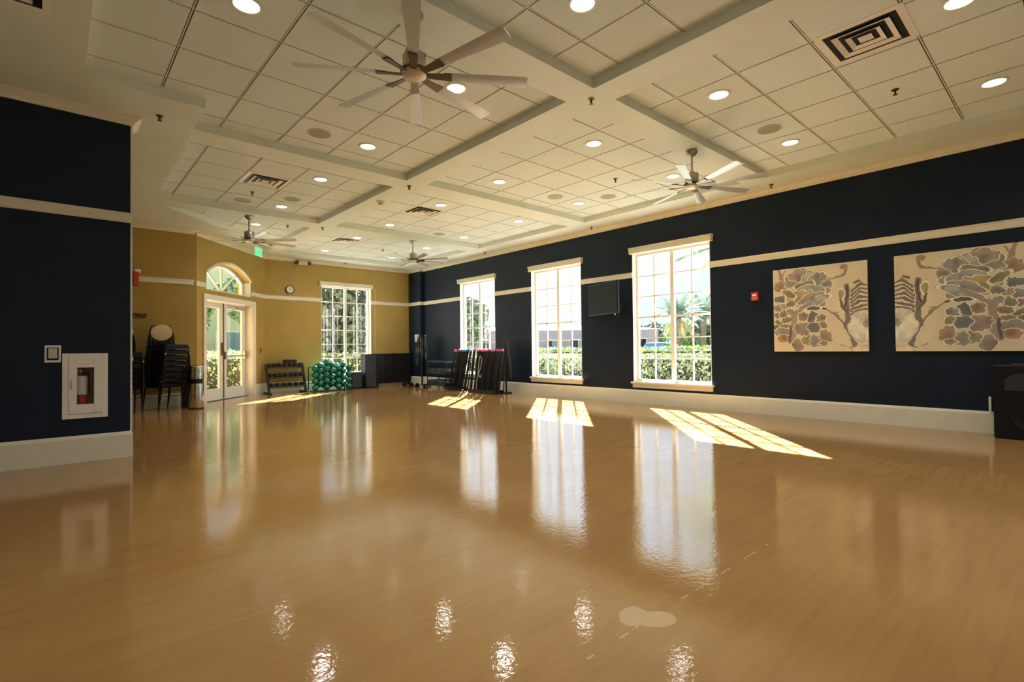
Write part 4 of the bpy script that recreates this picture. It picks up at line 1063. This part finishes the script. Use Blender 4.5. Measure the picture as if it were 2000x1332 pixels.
for k, p in enumerate(HK):
    L = (.62, .75, .55, .7, .8, .6, .72, .66)[k]; b = MB(); sp_ = 1.75
    q = []
    for i in range(13):
        s_ = i / 12; w_ = .035 * math.sin(PI * s_) + .006; rr_ = 1 + (sp_ - 1) * s_ * (.9)
        q.append((p[0] * rr_ - p[1] * w_ * 6, p[1] * rr_ + p[0] * w_ * 6, 1.375 - L * s_))
    for i in range(11, 0, -1):
        s_ = i / 12; w_ = -(.035 * math.sin(PI * s_) + .006); rr_ = 1 + (sp_ - 1) * s_ * (.9)
        q.append((p[0] * rr_ - p[1] * w_ * 6, p[1] * rr_ + p[0] * w_ * 6, 1.375 - L * s_))
    b.tube(q, .010, 6, close=True); o = b.build('resistance_band', bandm); o.location = (7.42, 11.95, 0)
    tag(o, 'black rubber band loop on corner post, %s' % ('shortest and facing the window wall', 'facing the far gold wall', 'second from the far wall', 'at the back of the post', 'hanging lowest at the back', 'facing the room on the left', 'nearest the room and camera', 'at the right beside the mat rack')[k], 'exercise band', 'rubber bands hung on the corner post')
# chrome weight plates / small barbells on the floor in front
for k, (x, y, lb) in enumerate(((7.20, 12.32, 'small chrome barbell on the floor in the blue corner, left one'), (7.18, 11.62, 'small chrome barbell on the floor below the band stand, right one'))):
    t = thing('floor_barbell', lb, 'barbell', (x, y, .06), R(90), 'small barbells on the corner floor')
    b = MB(); b.tube([(-.25, 0, 0), (.25, 0, 0)], .012, 8); b.build('bar', chrome, t)
    for sx in (-1, 1):
        b = MB(); b.lathe([(.035, -.02), (.06, -.016), (.06, .016), (.035, .02)], 20, M=Matrix.Translation((sx * .19, 0, 0)) @ Matrix.Rotation(R(90), 4, 'Y')); b.build('weight_plate', blackmet, t)
        b = MB(); b.lathe([(.022, -.01), (.022, .01)], 14, M=Matrix.Translation((sx * .235, 0, 0)) @ Matrix.Rotation(R(90), 4, 'Y')); b.build('collar', chrome, t)
# low shelf rack with rolled mats
t = thing('mat_rack', 'low black shelf rack holding rolled mats against the navy wall', 'rack', (7.50, 11.12, 0))
for y in (-.42, .42):
    b = MB()
    for x in (-.18, .18): b.tube([(x, y, 0), (x, y, .72)], .014, 8)
    b.tube([(-.18, y, .70), (.18, y, .70)], .012, 8); b.build('end_frame', blackmet, t)
for z in (.08, .38, .68):
    b = MB(); b.box(-.18, .18, -.42, .42, z - .01, z, bev=.003); b.box(-.185, -.175, -.42, .42, z, z + .04); b.build('shelf', blackmet, t)
for zi, z in enumerate((.08, .38)):
    for k in range(5):
        o = MB(); y = -.31 + k * .155; sp2 = []
        M = Matrix.Translation((7.50, 11.12 + y, z + .073)) @ Matrix.Rotation(R(90), 4, 'Y')
        o.lathe([(.016, -.19), (.068, -.19), (.070, -.186), (.070, .186), (.068, .19), (.016, .19)], 22, M=M, cap=False)
        o.lathe([(.045, -.1915), (.048, -.1915)], 22, M=M, cap=False); o.lathe([(.016, -.19), (.016, .19)], 16, M=M, cap=False)
        tag(o.build('rolled_mat', mat('mat_foam_%d' % (k % 2), ((.018, .02, .028), (.03, .03, .034))[k % 2], .7)), 'dark rolled exercise mat, %s on the %s shelf of the low rack' % (nm[4 - k], ('lower', 'upper')[zi]), 'exercise mat', 'rolled mats in the low rack')
t = thing('ankle_weight', 'grey folded weight cuff lying on top of the low mat rack', 'weight', (7.36, 10.95, .681), R(70))
b = MB(); b.box(-.07, .07, -.03, .03, 0, .035, bev=.014); b.build('cuff', mat('cuff_grey', (.30, .30, .32), .6), t)
b = MB(); b.box(-.085, -.05, -.012, .012, .03, .04, bev=.003); b.build('strap', blackf, t)

# ------------------------------------------------------------------ leaning weighted bars in two holders
def bar_set(y_a, y_b, x, n, lean, caps, rackname, racklabel, side, gname):
    cy = (y_a + y_b) / 2; hw = abs(y_a - y_b) / 2 + .04
    t = thing(rackname, racklabel, 'rack', (x, cy, 0))
    b = MB(); b.box(-.10, .12, -hw, hw, 0, .03, bev=.004); b.box(-.10, -.09, -hw, hw, .03, .09); b.box(.11, .12, -hw, hw, .03, .09); b.build('tray', blackmet, t)
    for s_ in (-1, 1):
        b = MB(); b.tube([(.12, s_ * hw, .03), (.12, s_ * hw - lean * .62, .70)], .014, 8); b.build('upright', blackmet, t)
    b = MB(); b.tube([(.12, -hw - lean * .62, .70), (.12, hw - lean * .62, .70)], .012, 8); b.tube([(.12, -hw - lean * .4, .45), (.12, hw - lean * .4, .45)], .010, 8); b.build('cross_rail', blackmet, t)
    for k in range(n):
        y = y_a + (y_b - y_a) * k / (n - 1); dx = (-.05, .015, .06)[k % 3]
        bt = thing('weighted_bar', 'long black weighted bar with %s cap, %s in the %s holder' % (CN[caps[k]], ORDX[k], side), 'exercise bar', (x + dx, y, .034), 0, gname)
        e = Vector((.02, -lean, .95))
        b = MB(); b.tube([(0, 0, 0), tuple(e)], .029, 10); b.build('foam_grip', mat('bar_foam', (.006, .007, .009), .5, spec=.25), bt)
        b = MB(); d_ = e.normalized(); b.tube([tuple(e * .97), tuple(e + d_ * .012), tuple(e + d_ * .02)], [.031, .031, .022], 10); b.build('end_cap', CM[caps[k]], bt)
        b = MB(); b.tube([(0, 0, -.002), tuple(d_ * .03)], .026, 10); b.build('foot_cap', CM[caps[k]] if k % 3 == 0 else chrome, bt)
CN = {'p': 'pink', 'm': 'magenta', 't': 'teal', 'u': 'purple', 'b': 'blue', 'g': 'green'}
CM = {'p': pinkm, 'm': magm, 't': tealm, 'u': purpm, 'b': bluem, 'g': mat('green_cap', (.0, .25, .12), .4)}
ORDX = ['leftmost', 'second from left', 'third from left', 'fourth from left', 'fifth from left', 'sixth from left', 'seventh from left', 'eighth from left', 'ninth from left', 'tenth from left', 'eleventh from left', 'twelfth from left', 'thirteenth from left', 'fourteenth from left']
bar_set(10.48, 10.00, 7.33, 9, .26, 'pppmtttbt', 'bar_holder', 'black floor holder of leaning bars left of the far window sill', 'left', 'weighted bars in the left holder')
bar_set(9.50, 8.58, 7.25, 14, .13, 'mppmpupmtpmump', 'bar_holder', 'wide black floor holder of leaning bars below the far window', 'right', 'weighted bars in the right holder')
b = MB(); b.tube([(7.162, 9.24, .04), (7.155, 9.20, .32), (7.16, 9.06, .6), (7.165, 9.02, .80), (7.16, 9.08, .86), (7.155, 9.12, .7), (7.15, 9.15, .45), (7.145, 9.06, .36), (7.145, 9.02, .45)], .008, 6)
tag(b.build('jump_rope', mat('rope_grey', (.35, .36, .36), .5)), 'thin grey rope looped over the leaning bars in the right holder', 'rope')

t = thing('padded_stand', 'black padded training stand against navy wall beside the far window', 'stand', (7.62, 8.66, 0))
b = MB(); b.tube([(0, 0.06, .02), (0, .06, 1.15)], .020, 10); b.build('post', blackmet, t)
b = MB(); b.box(-.10, .10, -.02, .14, 0, .025, bev=.005); b.build('base_foot', blackmet, t)
b = MB(); vs = []; fs = []; lv = [(.34, .17, .05), (.45, .18, .06), (.72, .16, .055), (.92, .11, .05), (1.08, .08, .045), (1.20, .075, .04), (1.23, .05, .03)]
for z, hy, hx in lv:
    for i in range(16): a = 2 * PI * i / 16; vs.append((-.05 + hx * math.cos(a), hy * math.sin(a), z))
for k in range(len(lv) - 1):
    for i in range(16): j = (i + 1) % 16; fs.append((k * 16 + i, k * 16 + j, k * 16 + 16 + j, k * 16 + 16 + i))
fs.append(tuple(range(15, -1, -1))); fs.append(tuple((len(lv) - 1) * 16 + i for i in range(16)))
b.add(vs, fs, True); b.build('padding', mat('pad_black', (.006, .007, .009), .6), t)

# ------------------------------------------------------------------ outside
g = MB(); g.box(XR + WT, 120, -60, 160, -.12, -.06); g.box(-60, XR + WT, YB + .28, 160, -.12, -.06); struct('ground', g, grass)
g = MB(); g.box(XR + WT, 10.2, -8, YB + 3.5, -.06, -.045); g.box(-14, 10.2, YB + .28, 16.6, -.06, -.045); tag(g.build('outside_walk', conc), kind='structure')
g = MB(); g.box(24, 60, -30, 120, -.06, -.04); g.box(-40, 24, 34, 60, -.06, -.04); tag(g.build('parking_lot', asph), kind='structure')

def leafcloud(name, c, rad, n, size, material, seed, parent=None, flat=0.0, squash=(1, 1, 1), shell=.45):
    rs = np.random.RandomState(seed)
    d = rs.normal(size=(n, 3)); d /= np.linalg.norm(d, axis=1)[:, None]
    # lumpy radius
    lob = rs.normal(size=(9, 3)); lob /= np.linalg.norm(lob, axis=1)[:, None]
    lump = .72 + .34 * np.max(np.clip(d @ lob.T, 0, 1) ** 6, axis=1)
    r_ = (shell + (1 - shell) * rs.rand(n) ** .6) * lump
    P = d * r_[:, None] * np.array(rad) * np.array(squash) + np.array(c)
    a = rs.normal(size=(n, 3)); a /= np.linalg.norm(a, axis=1)[:, None]
    b = np.cross(a, rs.normal(size=(n, 3))); b /= np.linalg.norm(b, axis=1)[:, None]
    s_ = size * (.6 + .8 * rs.rand(n))[:, None]
    V = np.stack([P - a * s_, P + b * s_ * .6, P + a * s_, P - b * s_ * .6], 1).reshape(-1, 3)
    F = np.arange(4 * n).reshape(-1, 4)
    me = bpy.data.meshes.new(name); me.from_pydata(V.tolist(), [], F.tolist()); me.update(); me.materials.append(material)
    o = bpy.data.objects.new(name, me); COL.objects.link(o)
    if parent is not None: o.parent = parent
    return o
def hedge(name, x0, x1, y0, y1, h, n, seed, label, mt=None):
    rs = np.random.RandomState(seed); t = thing(name, label, 'hedge', ((x0 + x1) / 2, (y0 + y1) / 2, -.05)); hx, hy = (x1 - x0) / 2, (y1 - y0) / 2
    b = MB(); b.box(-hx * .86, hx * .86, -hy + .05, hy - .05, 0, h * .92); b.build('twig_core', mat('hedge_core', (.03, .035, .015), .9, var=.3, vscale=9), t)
    P = np.stack([rs.uniform(-hx, hx, n), rs.uniform(-hy, hy, n), rs.uniform(.02, h, n)], 1)
    # push to nearest skin
    f = rs.randint(0, 3, n); top = f == 0; P[top, 2] = h + rs.normal(0, .025, top.sum()); m1 = f == 1; P[m1, 0] = -hx + rs.normal(0, .03, m1.sum()); m2 = f == 2
    sgn = rs.choice([-1, 1], m2.sum()); P[m2, 1 if hx > hy else 0] = sgn * (hy if hx > hy else hx) + rs.normal(0, .03, m2.sum())
    a = rs.normal(size=(n, 3)); a /= np.linalg.norm(a, axis=1)[:, None]; b2 = np.cross(a, rs.normal(size=(n, 3))); b2 /= np.linalg.norm(b2, axis=1)[:, None]
    s_ = .035 * (.6 + .9 * rs.rand(n))[:, None]
    V = np.stack([P - a * s_, P + b2 * s_ * .7, P + a * s_, P - b2 * s_ * .7], 1).reshape(-1, 3); F = np.arange(4 * n).reshape(-1, 4)
    me = bpy.data.meshes.new('foliage'); me.from_pydata(V.tolist(), [], F.tolist()); me.update(); me.materials.append(mt or hedgem)
    o = bpy.data.objects.new('foliage', me); COL.objects.link(o); o.parent = t
    return t
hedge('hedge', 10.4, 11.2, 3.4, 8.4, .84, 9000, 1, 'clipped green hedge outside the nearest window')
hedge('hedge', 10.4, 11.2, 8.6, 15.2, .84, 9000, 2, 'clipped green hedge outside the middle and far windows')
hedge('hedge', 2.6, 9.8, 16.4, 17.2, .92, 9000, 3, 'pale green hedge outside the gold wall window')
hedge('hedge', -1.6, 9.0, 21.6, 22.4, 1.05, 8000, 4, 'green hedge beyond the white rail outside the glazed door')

hedge('hedge', 12.3, 13.1, 4.0, 14.5, 1.03, 8000, 6, 'taller loose light green shrub row behind the clipped hedges', mat('shrub_leaf', (.34, .42, .16), .6, var=.4, vscale=5))
def tree(loc, h, cr, seed, label, mt, n=2600, size=.16, group='trees outside the windows', squash=(1, 1, .8)):
    t = thing('tree', label, 'tree', loc, 0, group); low = mt is leafd and size < .2
    b = MB(); b.tube([(0, 0, 0), (.05, .03, h * .35), (0, 0, h * .62)], [cr * .09 + .05, cr * .06 + .04, cr * .04 + .02], 10)
    for k in range(4):
        a = k * 1.7 + seed; b.tube([(0.03, 0, h * .36), (math.cos(a) * cr * .4, math.sin(a) * cr * .4, h * .62)], [cr * .04 + .02, .03], 6)
    b.build('trunk', bark, t)
    leafcloud('crown', (0, 0, h * .52 if low else h - cr * .72), (cr, cr, cr), n, size, mt, seed, t, squash=squash)
    return t
TR = [((8.7, 20.0), 4.6, 2.35, 'dense dark tree left of centre outside the gold wall window', leafd, 5000, .15), ((12.5, 24.4), 5.6, 2.9, 'dense dark tree outside the right half of gold wall window', leafd, 5000, .15),
      ((14.2, 29.6), 6.0, 2.6, 'dark leafy tree behind the first outside the gold wall window', leafd, 3500, .15), ((14.0, 19.3), 4.6, 1.6, 'dark tree standing right of the gold wall window view', leafd, 3000, .13),
      ((7.3, 27.0), 5.0, 1.7, 'light green tree seen at right through the arched window above the door', leafl, 3500, .13), ((3.9, 25.5), 3.9, 1.5, 'light green tree seen through the left door leaf', leafl, 3000, .12), ((-1.0, 38), 6.5, 3.2, 'tall tree behind the pale house by the door', leafl, 3000, .22)]
for i, ((x, y), h, cr_, lb, mt, n, sz) in enumerate(TR): tree((x, y, -.06), h, cr_, 20 + i, lb, mt, n, sz)
# row of far trees beyond the parking lot
rnd = random.Random(3)
FT = [(66, 62), (72, 54), (72, 46), (69, 38), (64, 32), (60, 68), (66, 76), (58, 84), (70, 26), (56, 92), (64, 104)]
for i, (x, y) in enumerate(FT):
    h = rnd.uniform(4.2, 6.2)
    tree((x, y, -.06), h, h * .55, 50 + i, 'far green tree beyond the parking lot, %s of the row' % ('number ' + ['one', 'two', 'three', 'four', 'five', 'six', 'seven', 'eight', 'nine', 'ten', 'eleven'][i]), leafl if i % 2 else leafd, 900, .45, 'far trees beyond the parking lot', (1.3, 1.3, .8))

# palms
def frond(b, base, az, el, L, droop, w, nl, rs):
    pts = []; p = Vector(base); e = el
    for i in range(13):
        pts.append(p.copy()); s_ = L / 12; p = p + Vector((math.cos(az) * math.cos(e), math.sin(az) * math.cos(e), math.sin(e))) * s_; e -= droop / 12
    b.tube([tuple(q) for q in pts], [.03 * (1 - i / 14) * L / 2.2 + .003 for i in range(13)], 4)
    for i in range(nl):
        f = .08 + .92 * i / nl; k = min(11, int(f * 12)); q = pts[k].lerp(pts[k + 1], f * 12 - k); t = (pts[k + 1] - pts[k]).normalized()
        sd = t.cross(Vector((0, 0, 1))).normalized(); wl = w * math.sin(PI * min(1, f * .9 + .08)) ** .6
        for sg in (-1, 1):
            d = (sd * sg * .8 + t * .75 + Vector((0, 0, -.25 + rs.uniform(-.2, .2)))).normalized(); n_ = t * .018 * L / 2.2 * 2
            b.add([tuple(q - n_), tuple(q + n_), tuple(q + d * wl)], [(0, 1, 2)])
def palm(loc, h, L, seed, label, nf=48, dry=True):
    rs = random.Random(seed); t = thing('palm_tree', label, 'palm tree', loc, 0, 'date palms outside')
    b = MB(); n = 14; prof = []
    for i in range(n): prof += [(.24 + (.03 if i % 2 else 0) + .06 * (i / n) ** 3, h * i / n)]
    prof.append((.36, h)); prof.append((.16, h + .25)); b.lathe(prof, 14); b.build('trunk', bark, t)
    top = (0, 0, h + .1); b = MB()
    for k in range(nf):
        az = k * 2.4; el = R(78 - 70 * (k / nf)); frond(b, top, az, el, L * rs.uniform(.85, 1.05), R(38 + 25 * k / nf), L * .17, 44, rs)
    b.build('fronds', palmg, t)
    if dry:
        b = MB()
        for k in range(16):
            az = k * 2.4 + .5; frond(b, top, az, R(-18 - rs.uniform(0, 30)), L * .72, R(35), L * .16, 20, rs)
        b.build('dry_fronds', palmy, t)
    return t
palm((43.5, 25.3, -.06), 3.7, 3.1, 1, 'date palm with golden lower fronds centred in the nearest window')
palm((52, 27.2, -.06), 4.0, 3.4, 2, 'smaller looking date palm right of the centred palm', dry=False)
palm((15.2, 6.35, -.06), 3.8, 3.3, 3, 'near palm whose fronds hang into the top right of the nearest window', 30, False)

# cars
def car(loc, rz, col, label, name='car'):
    t = thing(name, label, 'car', loc, rz, 'parked cars outside'); m_ = mat('car_paint_' + label.split()[0], col, .25, coat=.6)
    P = [(-2.15, .32), (-2.2, .62), (-2.0, .86), (-1.35, .95), (-.85, 1.38), (.55, 1.42), (1.15, .98), (1.95, .84), (2.2, .60), (2.2, .30)]
    b = MB(); n = len(P); vs = []
    for (x, z) in P:
        ins = .0 if z < .97 else .16
        vs += [(x, -.86 + ins, z), (x, .86 - ins, z)]
    fs = [(2 * i, 2 * i + 1, 2 * ((i + 1) % n) + 1, 2 * ((i + 1) % n)) for i in range(n)] + [tuple(2 * i for i in range(n - 1, -1, -1)), tuple(2 * i + 1 for i in range(n))]
    b.add(vs, fs); b.build('body', m_, t)
    b = MB(); b.prism([(-1.2, .98), (-.8, 1.32), (.5, 1.35), (1.0, .98)], -.80, .80, M=Matrix.Rotation(R(90), 4, 'X')); b.build('side_glass', darkglass, t)
    for x in (-1.35, 1.35):
        for y in (-.84, .66):
            b = MB(); b.lathe([(.16, 0), (.32, .01), (.33, .09), (.32, .18), (.16, .19)], 18, M=Matrix.Translation((x, y + .18 if y < 0 else y + .2, .33)) @ Matrix.Rotation(R(90), 4, 'X')); b.build('wheel', blackm, t)
    return t
car((33, 26.2, -.04), R(70), (.70, .70, .70), 'white car parked seen low in the far window')
car((34.5, 21.8, -.04), R(20), (.10, .35, .60), 'blue car parked left of the palm in the nearest window')
car((36.5, 41.5, -.04), R(50), (.72, .72, .70), 'silver car parked seen in the far window, right one')
car((33.5, 46.8, -.04), R(50), (.60, .06, .05), 'red car parked seen in the far window, left one')
car((37.0, 17.2, -.04), R(15), (.55, .58, .60), 'grey car parked at right in the nearest window')

# houses
def house(name, loc, rz, w_, d_, h, roof, mt, label, doors=1, wins=4, gable=True, doorm=None):
    t = thing(name, label, 'building', loc, rz, 'houses outside the windows')
    b = MB(); b.box(-w_ / 2, w_ / 2, -d_ / 2, d_ / 2, 0, h)
    if gable:
        b.add([(-w_ / 2, -d_ / 2, h), (w_ / 2, -d_ / 2, h), (0, -d_ / 2, h + roof), (-w_ / 2, d_ / 2, h), (w_ / 2, d_ / 2, h), (0, d_ / 2, h + roof)], [(0, 1, 2), (5, 4, 3)])
    b.build('walls', mt, t); b = MB(); o = .4
    if gable:
        for sx in (-1, 1):
            b.add([(0, -d_ / 2 - o, h + roof + .02), (sx * (w_ / 2 + o), -d_ / 2 - o, h - roof * o / (w_ / 2)), (sx * (w_ / 2 + o), d_ / 2 + o, h - roof * o / (w_ / 2)), (0, d_ / 2 + o, h + roof + .02),
                   (0, -d_ / 2 - o, h + roof + .2), (sx * (w_ / 2 + o), -d_ / 2 - o, h + .18 - roof * o / (w_ / 2)), (sx * (w_ / 2 + o), d_ / 2 + o, h + .18 - roof * o / (w_ / 2)), (0, d_ / 2 + o, h + roof + .2)],
                  [(0, 1, 2, 3), (4, 7, 6, 5), (0, 4, 5, 1), (1, 5, 6, 2), (2, 6, 7, 3)])
    else:
        b.add([(-w_ / 2 - o, -d_ / 2 - o, h), (w_ / 2 + o, -d_ / 2 - o, h), (w_ / 2 + o, d_ / 2 + o, h), (-w_ / 2 - o, d_ / 2 + o, h), (-w_ / 2 + d_ / 2, 0, h + roof), (w_ / 2 - d_ / 2, 0, h + roof)], [(0, 3, 2, 1), (0, 1, 5, 4), (1, 2, 5), (2, 3, 4, 5), (3, 0, 4)])
    b.build('roof', roofm, t)
    for k in range(wins):
        x = -w_ / 2 + w_ * (k + .7) / (wins + .4); f = MB(); wf(f, x - .55, x + .55, .9, 2.2, .08, -d_ / 2 - .04, -d_ / 2 + .02, 0); f = f.build('window_frame', whitet, t)
        p_ = MB(); p_.box(x - .48, x + .48, -d_ / 2 - .015, -d_ / 2 + .01, .97, 2.13); p_.build('pane', darkglass, f)
    for k in range(doors):
        x = w_ * .02 + k * 2; f = MB(); f.box(x - .5, x + .5, -d_ / 2 - .05, -d_ / 2 + .01, 0, 2.1); f.build('front_door', doorm or bluedoor, t)
    return t
house('house', (49, 47, -.06), R(-45), 26, 9, 3.3, .7, stucco2, 'long low lavender grey building seen through the middle window', 1, 9, False)
house('house', (7.2, 35.0, -.06), R(-3), 11, 8, 4.3, 2.3, stucco, 'pale gabled house with blue door seen through the glazed door', 1, 3, True)
# white rail fence before the hedge outside the door
t = thing('rail_fence', 'white rail fence in front of the hedge outside the glazed door', 'fence', (2.6, 21.2, -.06))
b = MB(); b.box(-4.4, 3.3, -.03, .03, .92, 1.0); b.box(-4.4, 3.3, -.025, .025, .14, .20); b.build('rails', whitet, t)
for k in range(20):
    b = MB(); b.box(-4.4 + k * .4 - .02, -4.4 + k * .4 + .02, -.02, .02, 0, 1.0); b.build('baluster', whitet, t)
